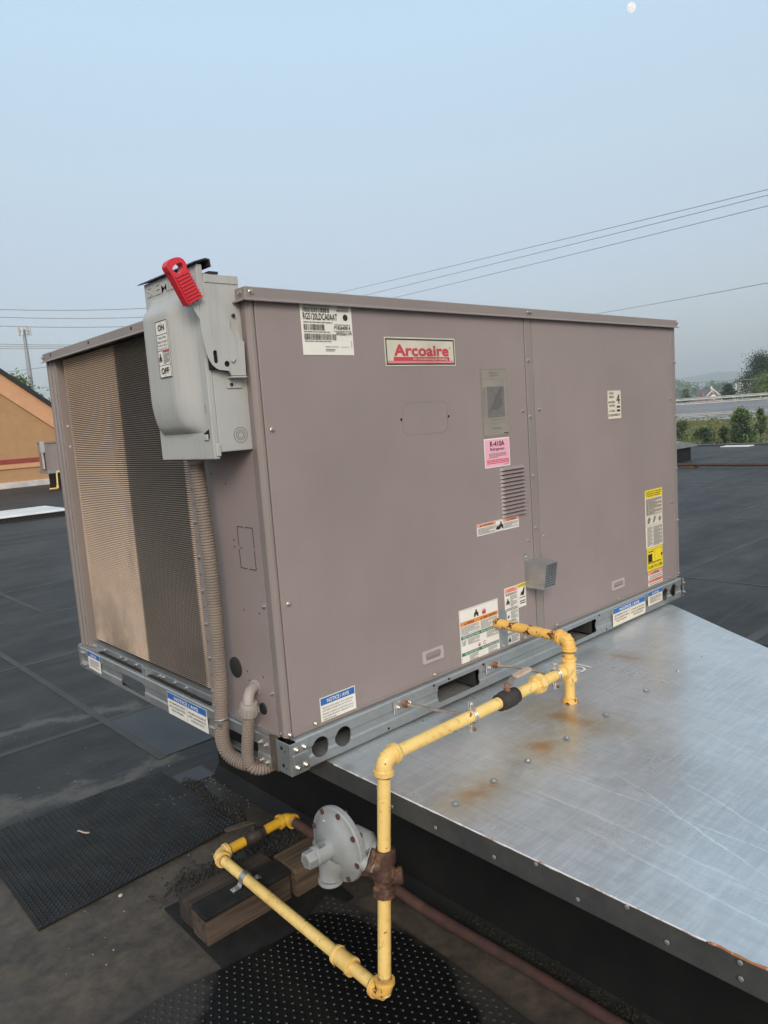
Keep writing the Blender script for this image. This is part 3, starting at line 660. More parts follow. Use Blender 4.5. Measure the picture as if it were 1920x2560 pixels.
# pale clapboard block half hidden by the tall tree
w_ = thing('white_building', (300, 118, -4), 'small white building half hidden behind the tall dark tree', 'building')
bx('wall', M['trim'], w_, 297, 303, 114.6, 119.0, -4, 5.6); MB().prism([(114.2,5.6),(119.4,5.6),(116.8,7.0)], 296.5, 303.5, lambda p, t: (t, p[0], p[1])).build('roof', M['slate'], w_)

# ---- tan building with sloping gable on the same roof
b = thing('tan_building', (7, 27.6, ROOF), 'tan stucco building with a black edged sloping gable and red band', 'building')
MB().prism([(-9,ROOF-.3),(14,ROOF-.3),(14,-1.2+.9),(10.3,1.09),(1.3,8.1),(-9,.1)], 27.62, 40, lambda p, t: (p[0], t, p[1])).build('wall', M['stucco'], b)
sl = lambda x: 1.09+(10.3-x)*.782
MB().prism([(11.2,sl(11.2)-.79),(11.2,sl(11.2)),(1.3,sl(1.3)),(1.3,sl(1.3)-.79)], 27.54, 27.63, lambda p, t: (p[0], t, p[1])).build('upper_band', M['stuccolight'], b)
MB().prism([(11.4,sl(11.4)-.02),(11.4,sl(11.4)+.16),(1.3,sl(1.3)+.16),(1.3,sl(1.3)-.02)], 27.40, 40, lambda p, t: (p[0], t, p[1])).build('roof_edge', M['roofedge'], b)
MB().prism([(-8.8,sl(11.4)-.02),(-8.8,sl(11.4)+.16),(1.3,sl(1.3)+.16),(1.3,sl(1.3)-.02)], 27.40, 40, lambda p, t: (p[0], t, p[1])).build('roof_edge', M['roofedge'], b)
bx('red_band', M['bandred'], b, -9, 14, 27.555, 27.63, .27, .44)
bx('lower_band', M['stuccolight'], b, -9, 14, 27.570, 27.63, .09, .268)
bx('base_flashing', M['concrete'], b, -9, 14, 27.50, 27.64, ROOF-.02, -.40, .01)
V, F, x0, x1, y1 = glyphs('e', .02, .03)
MB().add([(6.42+(v[0]-x0)*.55, 27.58+v[2], .58+v[1]*.55) for v in V], F).build('sign_letter', M['trim'], b)
# low white hatch
s_ = thing('roof_hatch', (3.6, 15.2, ROOF), 'flat white membrane hatch lying low on the black roof', 'roof hatch')
MB().prism([(-1.5,14.75),(4.42,14.40),(4.42,15.9),(-1.5,16.2)], ROOF-.01, -.51, lambda p, t: (p[0], p[1], t)).build('kerb', M['dark'], s_)
MB().prism([(-1.5,14.70),(4.47,14.35),(4.47,15.95),(-1.5,16.25)], -.512, -.475, lambda p, t: (p[0], p[1], t)).build('lid', M['whitemem'], s_, bevel=.008)
# far rooftop unit
u2 = thing('far_rooftop_unit', (7.0, 23.3, ROOF), 'small distant rooftop air conditioner in front of the tan building', 'air conditioner')
bx('cabinet', M['mauve'], u2, 7.06, 8.4, 23.3, 23.95, .06, .96)
bx('coil', M['coilgap'], u2, 7.03, 7.07, 23.40, 23.88, .08, .90)
bx('clean_coil_strip', M['antenna'], u2, 7.015, 7.035, 23.62, 23.80, .10, .90)
bx('corner_post', M['mauve2'], u2, 6.99, 7.08, 23.88, 23.97, .04, .94); bx('corner_post', M['mauve2'], u2, 6.99, 7.09, 23.28, 23.38, .04, .94)
bx('lid', M['mauve2'], u2, 6.97, 8.45, 23.26, 24.0, .93, .985)
bx('base_rail', M['galv'], u2, 6.97, 8.45, 23.26, 24.0, -.05, .055)
bx('kerb', M['curbwall'], u2, 7.2, 8.3, 23.4, 23.9, ROOF, -.05)
s2 = tag(bx('far_safety_switch', M['switch'], None, 6.86, 6.985, 23.27, 23.42, .63, .99, .01), 'small grey switch box on the distant air conditioner', 'switch box')
g2 = thing('far_gas_pipe', (7.14, 23.1, ROOF), 'short yellow gas pipe bent beside the distant air conditioner', 'pipe')
MB().tube([(7.32,23.0,.0),(7.19,23.0,.0),(7.165,23.0,-.02),(7.14,23.0,-.50),(7.12,23.0,-.53),(6.88,23.0,-.53)], .028, 8).build('pipe', M['yellow'], g2, smooth=True)
MB().lathe([(-.05,.04),(.05,.04)], (7.14,23.0,-.48), (0,0,1), 10).build('elbow', M['yellowfit'], g2)
tag(bx('far_pipe_support', M['wooddark'], None, 6.95, 7.3, 22.9, 23.15, ROOF, -.56), 'dark timber under the distant yellow gas pipe', 'timber block')
# raised galvanised cap and pipe to the right
c_ = thing('raised_kerb', (16.4, 6.4, ROOF), 'square raised roof kerb with shiny galvanised cap beside the far brown pipe', 'roof kerb')
bx('kerb', M['curbwall'], c_, 15.2, 16.75, 6.7, 8.4, ROOF, -.27)
MB().prism([(15.05,-.272),(16.9,-.272),(16.9,-.225),(16.0,-.10),(15.05,-.225)], 6.6, 8.5, lambda p, t: (p[0], t, p[1])).build('cap', M['galv2'], c_)
tag(MB().tube([(14.7,y,ROOF+.075+.004*math.sin(y)) for y in np.linspace(-8.5, 12, 30)], .034, 10).build('far_brown_pipe', M['brownpipe'], smooth=True, base=(14.7,2,ROOF+.075)), 'straight brown pipe crossing the black roof towards the road', 'pipe')
for y in (5.75, .6, -4.2):
    q = tag(bx('pipe_block', M['woodlight'], None, 14.55, 14.88, y-.09, y+.09, ROOF, ROOF+.044, .003), 'timber block under the far brown pipe', 'timber block', 'blocks under the far pipe')
# cell mast and cables
t_ = thing('cell_mast', (44.1, 141.5, -6), 'tall thin steel cell mast with a ring of pale antennas', 'mast')
MB().tube([(44.15,141.45,-6),(44.12,141.48,11),(44.06,141.5,21.6)], [.55,.42,.26], 12).build('pole', M['mast'], t_, smooth=True)
MB().tube([(44.06+1.0*math.cos(a),141.5+1.0*math.sin(a),21.3) for a in np.linspace(0, 6.283, 13)], .06, 6, False).build('antenna_ring', M['mast'], t_)
am = MB().box(-.14,.14,-.10,.10,-.75,.75).mesh('antenna', M['antenna'])
for k in range(9):
    a = k*.698; place('antenna', am, t_, (44.06+1.05*math.cos(a), 141.5+1.05*math.sin(a), 21.35+.1*math.sin(k*2)), (0,0,a))
def cable(a, b, r, label, group, ext=.9, sag=.25):
    a = Vector(a); b = Vector(b); d = b-a; p0 = a-d*ext; p1 = b+d*ext; n = 24
    P = [p0.lerp(p1, i/n)-Vector((0,0,sag*(1-(2*i/n-1)**2)-sag*.86)) for i in range(n+1)]
    tag(MB().tube(P, r, 6).build('power_cable', M['cable'], smooth=True, base=tuple(p0)), label, 'cable', group)
LB = 'overhead cable of the bundle of three crossing the open sky'
cable((38.77,43.35,11.38),(34.71,11.38,9.71),.014,LB,'three cables over the unit')
cable((39.18,42.98,10.81),(34.71,11.38,9.47),.014,LB,'three cables over the unit')
cable((40.66,41.60,10.41),(34.71,11.39,9.02),.014,LB,'three cables over the unit')
cable((50.47,29.24,7.78),(34.70,11.40,5.73),.013,'single lower overhead cable running down behind the lid of the unit',None)
cable((89.08,41.82,2.85),(91.74,35.80,2.61),.032,'thin cable strung low in front of the hazy ridge',None, 1.5)
for a, b, r in (((24.09,84.87,15.48),(31.6,82.32,15.35),.032),((24.0,84.89,14.68),(31.51,82.35,14.45),.032),((23.89,84.92,13.75),(31.41,82.39,13.49),.032)):
    cable(a, b, r, 'overhead cable of the widely spaced set above the cell mast', 'spaced cables by the mast', 1.2, .5)
for a, b, r in (((23.66,84.99,11.84),(29.77,83.01,11.61),.030),((23.64,85.0,11.61),(29.75,83.01,11.42),.030),((23.61,85.0,11.36),(29.73,83.02,11.26),.030)):
    cable(a, b, r, 'overhead cable of the tight set crossing the mast pole', 'tight cables by the mast', 1.2, .3)
cable((23.31,85.09,8.83),(27.54,83.79,9.26),.028,'lone cable sloping upward behind the top of the tan gable',None,1.2)
cable((26.25,84.21,7.0),(27.61,83.76,7.11),.025,'lowest cable just above the end of the tan gable',None,3)
# moon: gibbous, far outside the air
mo = MB().sphere((7051.1,3775.6,3722.7), 45, 12)
ax_ = (rx_*.62+dn_*-.15).normalized()
for i, v in enumerate(mo.v):
    p = Vector(v)-Vector((7051.1,3775.6,3722.7)); q = p.dot(rx_)*.85+p.dot(dn_)*.5
    if q < 0: p -= (rx_*.85+dn_*.5)*q*(-.0) + (rx_*.62-dn_*.45).normalized()*0
    s = p.dot((rx_*.9-dn_*.42).normalized())
    if s < 0: p -= (rx_*.9-dn_*.42).normalized()*s*.38
    mo.v[i] = tuple(Vector((7051.1,3775.6,3722.7))+p)
t = NT('moon_surface'); c_m = t.mix(t.ramp(t.noise(.035, 4), .42, .62), (1.0,.99,.97), (.86,.85,.87))
t.link(c_m, t.b.inputs['Emission Color']); t.b.inputs['Emission Strength'].default_value = .56; t.set((.02,.02,.02), 1.0)  # emission stands for reflected sunlight; the unlit limb is flattened away in the mesh
mn = mo.build('moon', t.m, smooth=True, base=(7051.1,3775.6,3722.7)); tag(mn, 'small pale gibbous moon in the clear upper sky', 'moon')

# ================================================================== ROOF CURB WITH GALVANISED APRON
curb = thing('equipment_curb', (.47, -.2, ROOF), 'black curb under the unit with a wide scratched galvanised top sheet', 'roof curb')
bx('curb_wall', M['curbwall'], curb, .47, 1.9, -1.75, 1.30, ROOF-.02, -.055)
MB().prism([(.43,ROOF-.01),(.475,ROOF-.01),(.475,ROOF+.06)], -1.75, 1.31, lambda p, t: (p[0], t, p[1])).build('cant_strip', M['curbwall'], curb, smooth=True)
AP = [(.125,.30),(.125,-1.75),(.93,-1.75),(1.86,-.36),(2.105,-.01),(2.105,.30)]
# top sheet with shallow waves
ap = MB(); nx, nyy = 60, 60; xr = lambda y: float(np.interp(y, [-1.75,-.36,-.01,.3], [.93,1.86,2.105,2.105]))
vs = []
for j in range(nyy+1):
    y = -1.75+2.05*j/nyy
    for i in range(nx+1):
        x = .125+(xr(y)-.125)*i/nx; e = min(i, nx-i, j, nyy-j, 6)/6
        vs.append((x, y, -.008+e*(.0075*mnoise.noise(Vector((x*1.8, y*1.8, 0)))+.0018*mnoise.noise(Vector((x*7, y*7, 3))))))
ap.add(vs, [(j*(nx+1)+i, j*(nx+1)+i+1, (j+1)*(nx+1)+i+1, (j+1)*(nx+1)+i) for j in range(nyy) for i in range(nx)])
ap.build('top_sheet', M['apron'], curb, smooth=True)
fl = MB(); n = len(AP)
for i in range(n):
    a, c = Vector(AP[i]), Vector(AP[(i+1)%n]); d = (c-a).normalized(); nn_ = Vector((-d.y, d.x))*.0025
    if i == n-1 or (a.y > .1 and c.y > .1): continue
    fl.add([(a.x,a.y,-.0085),(c.x,c.y,-.0085),(c.x,c.y,-.066),(a.x,a.y,-.066),(a.x+nn_.x,a.y+nn_.y,-.0085),(c.x+nn_.x,c.y+nn_.y,-.0085),(c.x+nn_.x,c.y+nn_.y,-.066),(a.x+nn_.x,a.y+nn_.y,-.066)],
           [(0,1,2,3),(4,7,6,5),(3,2,6,7),(0,4,5,1)])
fl.build('flange', M['flange'], curb)
MB().prism(AP, -.052, -.046, lambda p, t: (p[0]+.004 if p[0] < .2 else p[0]-.01, p[1], t)).build('soffit', M['curbwall'], curb)
# chipped folded edge
ed = MB(); pth = [(.1245+.0010*mnoise.noise(Vector((0,y*30,0))), y, -.0075) for y in np.linspace(-1.04, -.02, 120)]
ed.tube(pth, [.0016+.0016*abs(mnoise.noise(Vector((2,y*24,1)))) for _,y,_ in pth], 6); ed.build('folded_edge', M['edgepaint'], curb)
er = MB(); pth = [(.1245+.003*mnoise.noise(Vector((0,y*40,0))), y, -.007) for y in np.linspace(-1.74, -1.045, 110)]
er.tube(pth, [.0020+.0042*abs(mnoise.noise(Vector((2,y*26,1)))) for _,y,_ in pth], 7); er.build('folded_edge', M['edgerust'], curb)['label'] = 'rusted folded edge of the apron sheet'
rv = MB().lathe([(0,.0050),(.0009,.0046),(.0016,.0025)], (0,0,0), (-1,0,0), 12).mesh('rivet', M['galv'])
for y, z in ((-.576,-.046),(-.688,-.015),(-.786,-.048),(-.893,-.013),(-.97,-.045),(-1.097,-.016),(-1.098,-.045),(-.40,-.045),(-.2,-.014),(-.25,-.046)): place('rivet', rv, curb, (.1225, y, z))
fm = MB(); fm.lathe([(0,.0105),(.0010,.0090),(.0014,.005)], (0,0,0), (0,0,1), 11); fm.lathe([(.0015,.005),(.004,.004)], (0,0,0), (0,0,1), 6); fm = fm.mesh('caulked_fastener', M['galv'])
for k, x in enumerate((.184,.329,.47,.65,.856,1.098,1.316,1.497)): place('caulked_fastener', fm, curb, (x, -.411-.001*k, -.006), (0,0,k*1.3))
V, F, x0, x1, y1 = glyphs('IDI', .01)
MB().add([(1.10+(v[0]-x0)*.075, -.165+v[1]*.09, -.0045) for v in V], F).build('chalk_mark', M['white'], curb)
# moss along the foot of the curb wall
mv = [(.452+random.uniform(-.010,.008), random.uniform(-1.8,-.12), ROOF+.045+random.uniform(-.008,.008), .006) for _ in range(420)]
o = leafobj('moss', None, [leaves(mv, 4200, .0026, 1.3)], ('moss',), 'stuff', (.45,-.5,ROOF+.04)); tag(o, 'olive moss growing along the foot of the curb wall', 'moss')

# ================================================================== ROOFTOP UNIT
U = thing('rooftop_unit', (1.12, .75, 0), 'large taupe packaged rooftop air conditioner with galvanised base rail', 'air conditioner')
L_, W_, H_ = 2.238, 1.50, 1.265
YP, XS = .022, .012
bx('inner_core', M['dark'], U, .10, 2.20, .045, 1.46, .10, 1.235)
# base rails (C sections with an indented band), cut with lifting holes and fork pockets
def railprof(z0, z1, t=.003, dent=.0035, lip=.03):
    a = [(lip,z1),(.004,z1),(.0,z1-.005),(.0,z0+.060),(dent,z0+.054),(dent,z0+.036),(0,z0+.030),(0,z0+.005),(.004,z0),(lip,z0)]
    return a+[(p[0]+(0 if p[0] == lip else t), p[1]+(-t if p[1] > (z0+z1)/2 and p[0] >= .004 and p[1] == z1 else (t if p[1] == z0 else 0))) for p in a[::-1]]
pf = railprof(0, .0924)
fr = MB().prism(pf, .02, L_-.02, lambda p, t: (t, p[0], p[1])).build('base_rail', M['galv'], U)
cyl = lambda x, z, r: MB().lathe([(-.05,r),(.03,r)], (x, 0, z), (0,1,0), 28)
pocket = lambda x0, x1, z0, z1: MB().prism(rrect(x0,z0,x1,z1,.008,3), -.05, .026, lambda p, t: (p[0], t, p[1]))
cutholes(fr, [cyl(.1,.047,.0285), cyl(.181,.048,.0285), cyl(2.06,.048,.028), cyl(2.142,.051,.028), pocket(.567,.769,.021,.075), pocket(1.282,1.488,.020,.074)])
pf2 = railprof(-.008, .084)
sr = MB().prism(pf2, .095, 1.475, lambda p, t: (p[0]-.002, t, p[1])).build('base_rail', M['galv'], U)
pkx = lambda y0, y1, z0, z1: MB().prism(rrect(y0,z0,y1,z1,.008,3), -.05, .026, lambda p, t: (t, p[0], p[1]))
cutholes(sr, [pkx(.887,1.086,.008,.058), pkx(.161,.321,.003,.047)])
bx('base_rail', M['galv'], U, 0, L_, 1.47, 1.50, 0, .09); bx('base_rail', M['galv'], U, L_-.03, L_, .03, 1.47, 0, .09)
# pan and inner cross members seen through the openings
bx('base_pan', M['flange'], U, .03, L_-.035, .034, 1.465, .078, .088)
bx('inner_beam', M['dark'], U, .10, 2.1, .11, .14, .003, .075); bx('inner_beam', M['dark'], U, .09, .12, .20, 1.4, .003, .075)  # near-black colour stands for the shade behind the rail holes
for x in (.555, .78, 1.27, 1.50): bx('fork_tunnel_side', M['flange'], U, x-.002, x+.002, .03, 1.46, .004, .077)  # dark metal colour stands in for shade inside the fork pockets
# near corner bracket
bx('corner_bracket', M['galv2'], U, -.0022, .056, -.0024, -.0003, .0, .0885, .0008)
bx('corner_bracket', M['galv2'], U, -.0026, -.0002, -.0022, .062, .0, .0885, .0008)
bx('bracket_emboss', M['galv2'], U, .006, .056, -.0052, -.0024, .034, .056, .0016)
MB().prism([(-.001,.062),(-.001,.096),(.006,.096),(.012,.079),(.006,.062)], -.006, .0895, lambda p, t: (p[0], p[1], t)).build('corner_seal', M['leverold'], U)
hl = MB().lathe([(0,.0055),(.0006,.0055)], (0,0,0), SN, 14).mesh('hole', M['hole'])
hs = MB().lathe([(0,.0024),(.0006,.0024)], (0,0,0), SN, 10).mesh('hole', M['hole'])
hf = MB().lathe([(0,.0042),(.0006,.0042)], (0,0,0), FN, 12).mesh('hole', M['hole'])
for y, z, q in ((.036,.070,hl),(.033,.022,hl),(.022,.064,hs),(.020,.017,hs)): place('hole', q, U, (-.0028, y, z))
for x, z in ((.019,.068),(.045,.068),(.019,.018),(.045,.018)): place('bolt', SCB, U, (x, -.0024, z))
for y, z in ((.139,.058),(.112,.056),(.139,.006),(.112,.006)): place('bolt', SCBs, U, (-.002, y, z))
for y, z in ((1.462,.062),(1.437,.063),(1.465,.014),(1.442,.013)): place('bolt', SCBs, U, (-.002, y, z))
bx('corner_bracket', M['galv2'], U, L_-.012, L_+.0025, -.0024, -.0003, .004, .0890, .0008); bx('corner_bracket', M['galv2'], U, L_+.0002, L_+.0026, -.0022, .05, .004, .0890, .0008)
for x, z in ((L_-.004,.066),(L_-.003,.022)): place('bolt', SCB, U, (x, -.0024, z))
bx('corner_bracket', M['galv2'], U, -.0035, -.0005, 1.474, 1.502, .0, .0835, .0008)
for x, z in ((.55,.083),(.62,.084),(.79,.083),(1.26,.084),(1.51,.082),(1.56,.012),(1.88,.010),(.35,.012)): place('hole', hf, U, (x, -.0003, z))
# panels
bx('front_panel', M['mauve'], U, .028, 1.127, YP, YP+.018, .0935, 1.238, .0025, 2)
bx('front_panel', M['mauve'], U, 1.175, 2.203, YP, YP+.018, .0935, 1.238, .0025, 2)
bx('centre_post', M['mauve2'], U, 1.131, 1.171, YP-.001, YP+.018, .0935, 1.238, .0015)
bx('corner_post', M['mauve2'], U, 2.207, 2.248, YP, YP+.05, .0935, 1.238, .002)
MB().prism([(.014,.022),(.025,.022),(.025,.045),(.045,.066),(.012,.066),(.006,.034)], .0935, 1.238, lambda p, t: (p[0], p[1], t)).build('corner_post', M['mauve2'], U, bevel=.003, seg=2)
bx('panel_flange', M['mauve2'], U, .03, 1.125, YP-.003, YP, .0935, .103, .001); bx('panel_flange', M['mauve2'], U, 1.178, 2.20, YP-.003, YP, .0935, .103, .001)
# lid with turned-out lip
bx('lid', M['mauve2'], U, -.001, 2.258, .0135, 1.495, 1.2365, H_, .002)
MB().prism([(.0135,1.239),(.0135,1.233),(.0035,1.2295),(.003,1.2315)], -.009, 2.256, lambda p, t: (t, p[0], p[1])).build('lid_lip', M['mauve2'], U)
MB().prism([(-.001,1.239),(-.001,1.233),(-.010,1.2295),(-.0105,1.2315)], .0138, 1.493, lambda p, t: (p[0], t, p[1])).build('lid_lip', M['mauve2'], U)
scs = SCF
for x, z in ((.016,1.252),(1.146,1.251),(1.159,1.251),(2.252,1.252)): place('screw', SCF, U, (x, .0135, z))
place('screw', SCS, U, (-.001, .034, 1.251)); place('screw', SCS, U, (-.001, 1.487, 1.250))
for y in (1.40, 1.02, .67, .36): place('slot_hole', hl, U, (-.0012, y, 1.253))
for x, z in ((1.146,1.087),(1.143,.891),(1.143,.681),(1.143,.492),(1.150,.275)): place('screw', SCF, U, (x, YP-.001, z))
for x, z in ((1.102,.913),(1.200,.914),(1.099,.454),(1.192,.453),(1.049,.106),(1.246,.106),(.927,.107),(.577,.1065),(2.19,.918),(2.187,.451),(2.141,.1065),(1.693,.1065),(.049,.912),(.051,.454),(.103,.1065)):
    q = place('screw', SCF, U, (x, YP-(.003 if z < .11 else 0), z))
for z in (1.078,.838,.599,.36,.108): place('screw', SCF, U, (2.240, YP, z))
for x, z in ((.0185,.103),): place('screw', SCF, U, (x, YP, z))
# coil face
coil = MB(); p_ = .0069; path = [(.034,.418),(.030,.45),(.030,.60),(.030,.80),(.030,1.0),(.030,1.20),(.030,1.36)]
for k in range(1, 7): a = rad(15*k); path.append((.030+.055*(1-math.cos(a)), 1.36+.055*math.sin(a)))
path.append((.30,1.415))
nrm = []
for i in range(len(path)):
    a, c = Vector(path[max(i-1,0)]), Vector(path[min(i+1,len(path)-1)]); d = (c-a).normalized(); nrm.append(Vector((-d.y, d.x)))
rows = []; mi_rows = []
z = .128; k = 0
while z < 1.226:
    for f, off, mi in ((.0,-.0060,1),(.06,-.0005,0),(.28,.0008,0),(.50,-.0005,0),(.56,-.0060,1)):
        rows.append((z+f*p_, off)); mi_rows.append(mi)
    z += p_
npth = len(path); vs = []
for zz_, off in rows:
    for i in range(npth): vs.append((path[i][0]+nrm[i].x*off, path[i][1]+nrm[i].y*off, zz_))
for j in range(len(rows)-1):
    fc = [(j*npth+i, j*npth+i+1, (j+1)*npth+i+1, (j+1)*npth+i) for i in range(npth-1)]
    k0 = len(coil.f); coil.f += fc; mid = 1 if (rows[j][1] < -.004 and rows[j+1][1] < -.004) else 0
    coil.mi += [mid]*len(fc)
coil.v = vs
co_ = coil.build('coil', [M['coil'], M['coilgap']], U)
co_['kind'] = 'stuff'; co_['label'] = 'finned condenser coil with a dark soiled vertical band'
for i in range(2): pass
co_.data.update()
bx('coil_backing', M['hole'], U, .046, .06, .42, 1.35, .12, 1.23)
bx('coil_frame', M['mauve'], U, .0505, .09, 1.404, 1.409, .10, 1.236)
for z in (.98, .90): place('hole', MB().lathe([(0,.0035),(.0006,.0035)], (0,0,0), FN, 10).mesh('hole', M['white']), U, (.03, 1.4015, z))
lp = [(.013,1.402)]
for y, x in ((1.404,.011),(1.424,.011),(1.428,.018),(1.433,.018),(1.437,.010),(1.460,.010),(1.464,.017),(1.469,.017),(1.473,.009),(1.49,.009),(1.498,.013),(1.498,.05),(1.402,.05)): lp.append((x, y))
MB().prism([(p[0], p[1]) for p in lp], .092, 1.236, lambda p, t: (p[0], p[1], t)).build('corner_post', M['mauve2'], U)
for z in (1.10,.98,.82,.62,.5,.42,.30,.21): place('hole', hs, U, (.0105, 1.414, z))
# coil-side flange and control-compartment panel
bx('coil_flange', M['mauve2'], U, .010, .030, .386, .420, .086, 1.236, .0015)
MB().prism([(.030,.386),(.030,.380),(.013,.340),(XS,.325),(XS,.0665),(.03,.0665),(.04,.386)], .086, 1.236, lambda p, t: (p[0], p[1], t)).build('side_panel', M['mauve'], U)
for z in (.967,.863,.76,.657,.553,.45,.348,.243,.139,.096): place('screw', SCS, U, (.010, .405, z))
for z in (.915,.81,.71,.60,.50,.40,.295,.19): place('hole', hs, U, (.0098, .405, z))
for y, z in ((.079,.448),(.079,.207),(.159,.0945),(.073,1.135)): place('screw', SCS, U, (XS, y, z))
place('screw', SCS, U, (.010, .046, .104))
for y, z in ((.182,.425),(.105,.425),(.197,.245),(.116,.245),(.189,.220),(.186,.201),(.20,.60),(.165,.60),(.098,.60),(.29,.80),(.215,.775),(.30,.91),(.20,.62)): place('hole', hs, U, (XS-.0004, y, z))
plate2d(rrect(.10,.543,.178,.659,.002,2), [rrect(.102,.545,.176,.657,.002,2)], .0006, lambda x, y, t: (XS-.0006+t, x, y)).build('knockout_outline', M['hole'], U)
for y, z in ((.10,.60),(.178,.60),(.139,.659),(.139,.543)): bx('knockout_tab', M['mauve'], U, XS-.0016, XS-.0002, y-.004, y+.004, z-.004, z+.004)
MB().lathe([(0,.030),(.004,.030),(.006,.026),(.004,.022),(-.001,.021)], (XS,.256,.245), SN, 26).build('black_grommet', M['rubberwasher'], U, smooth=True)
MB().lathe([(-.001,.018),(.0015,.018)], (XS,.256,.245), SN, 20).build('grommet_plug', M['hole'], U)
MB().lathe([(0,.017),(.004,.016),(.004,.011),(.0015,.010)], (XS,.130,.152), SN, 20).build('black_grommet', M['rubberwasher'], U, smooth=True)
# ledge below the coil
bx('drip_ledge', M['galv'], U, .0, .10, .10, 1.47, .0865, .0900); bx('ledge_lip', M['galv2'], U, .018, .0215, .40, 1.46, .090, .112, .001)
bx('ledge_shelf', M['galv'], U, .022, .09, .40, 1.46, .1085, .1120)
for y in (1.385,1.36,1.27,1.12,1.07,.98,.79,.765,.68,.60): place('screw', SCS, U, (.0178, y, .101))
bx('ledge_clip', M['galv'], U, .002, .019, .86, .90, .086, .118, .002)
bx('ledge_gap', M['hole'], U, .0025, .016, .42, 1.30, .0905, .0925)
# louvre
lv = bx('louvre', M['mauve'], U, .953, 1.087, YP-.0006, YP, .551, .729)
lm = MB(); p_ = .01345
lm.add([(-.058,0,.0128),(.066,0,.0128),(.066,-.0125,.0030),(-.052,-.0125,.0030),(-.066,0,.0),(.066,0,.0)], [(0,1,2,3),(0,3,4),(1,5,2),(3,2,5,4)])
lm = lm.mesh('slat', M['mauve'])
for k in range(13): place('slat', lm, lv, (1.02, YP-.0007, .5525+k*p_))
# knock-out window and pull handles
plate2d(rrect(.513,.865,.712,.963,.022,5), [rrect(.5148,.8668,.7102,.9612,.021,5)], .0005, lambda x, y, t: (x, YP-.0005+t, y)).build('knockout_outline', M['greyprint'], U)
for x in (.508,.716): place('hole', hf, U, (x, YP-.0004, .9135))
for x0, x1, z0, z1 in ((.5285,.6215,.1515,.1925),(1.645,1.743,.150,.189)):
    hd = plate2d(rrect(x0,z0,x1,z1,.003,2), [rrect(x0+.013,z0+.009,x1-.011,z1-.009,.007,4)], .005, lambda x, y, t: (x, YP-.005+t, y)).build('pull_handle', M['handlegrey'], U, bevel=.0)
    MB().add([(x0+.011,YP-.0004,z0+.007),(x1-.009,YP-.0004,z0+.007),(x1-.009,YP-.0004,z1-.007),(x0+.011,YP-.0004,z1-.007)], [(0,1,2,3)]).build('recess', M['mauve2'], hd)
    MB().add([(x0+.013,YP-.0008,z1-.009),(x1-.011,YP-.0008,z1-.009),(x1-.013,YP-.0046,z1-.022),(x0+.017,YP-.0046,z1-.022)], [(0,1,2,3)]).build('recess_lip', M['mauve2'], hd)
# flue hood
hd = MB(); hx0, hx1, hz0, hz1 = 1.068, 1.150, .287, .384; yo, yi = -.068, YP
hd.add([(hx0,yi,hz0),(hx1,yi,hz0),(hx1,yi,hz1),(hx0,yi,hz1),(hx0+.004,yo+.012,hz0),(hx1-.008,yo+.012,hz0),(hx1-.008,yo,hz1-.008),(hx0+.004,yo,hz1-.008)],
       [(0,4,7,3),(1,2,6,5),(3,7,6,2),(0,1,5,4)])
hood = hd.build('flue_hood', M['galv2'], U)
g_ = []
for i in range(8):
    for j in range(9):
        x = .06+i*.112; y = .05+j*.103; g_.append([(x,y),(x+.08,y),(x+.08,y+.075),(x,y+.075)])
def gfn(x, y, t): return (hx0+.0035+x*(hx1-hx0-.011), yo+.012+(yo-(yo+.012))*y-.0012+t, hz0+.0005+y*(hz1-.008-hz0))
plate2d([(0,0),(1,0),(1,1),(0,1)], g_, .0016, gfn).build('grille', M['galv2'], hood)
bx('hood_inside', M['hole'], hood, hx0+.006, hx1-.012, yo+.02, yo+.022, hz0+.004, hz1-.014)
bx('hood_tab', M['galv2'], hood, hx0-.001, hx0+.020, YP-.003, YP-.0008, hz1-.002, hz1+.022); bx('hood_tab', M['galv2'], hood, hx0+.005, hx0+.04, YP-.003, YP-.0008, hz0-.012, hz0)
place('screw', SCF, hood, (hx0+.011, YP-.003, hz1+.012)); bx('hood_seam', M['galv'], hood, hx0-.0015, hx0+.001, yo+.01, YP-.004, hz0, hz0+.018)
# gas entry plate
plate2d([(.909,.100),(.953,.100)]+[(.931+.022*math.cos(rad(a)),.216+.022*math.sin(rad(a))) for a in range(0,181,20)], [], .0015, lambda x, y, t: (x, YP-.0018+t, y)).build('gas_entry_plate', M['galv'], U)

# ---- stickers on the unit
def fs(name, x0, z0, x1, z1, base, els, y=YP-.0008, label=None, tilt=0.0): return sticker(U, name, (x0, y, z0), FU, FN, x1-x0, z1-z0, base, els, label, tilt=tilt)
def notice(els_w=1.0, big=True):
    e = [('B',.01,.70,.99,.985,'blue')]
    if big: e += [('T','NOTICE / AVIS',.5,.76,.15,'white',.60,'c',.02),
                  ('T','USE MINIMUM 42 INCH',.04,.52,.085,'black',.42),('T','(1067 mm) LENGTH FORKS',.04,.36,.085,'black',.42),('T','FROM THIS END',.10,.20,.085,'black',.30),
                  ('T','UTILISER 42 POUNCES',.54,.48,.085,'black',.42),('T','(1067 mm) MINIMUM DE',.54,.32,.085,'black',.42),('T','FOURCHE CETTE',.60,.16,.085,'black',.31),('B',.498,.08,.503,.66,'greyprint')]
    else: e += [('T','NOTICE',.5,.765,.13,'white',.44,'c',.02),('L',.12,.16,.90,.62,5,'greyprint')]
    return e
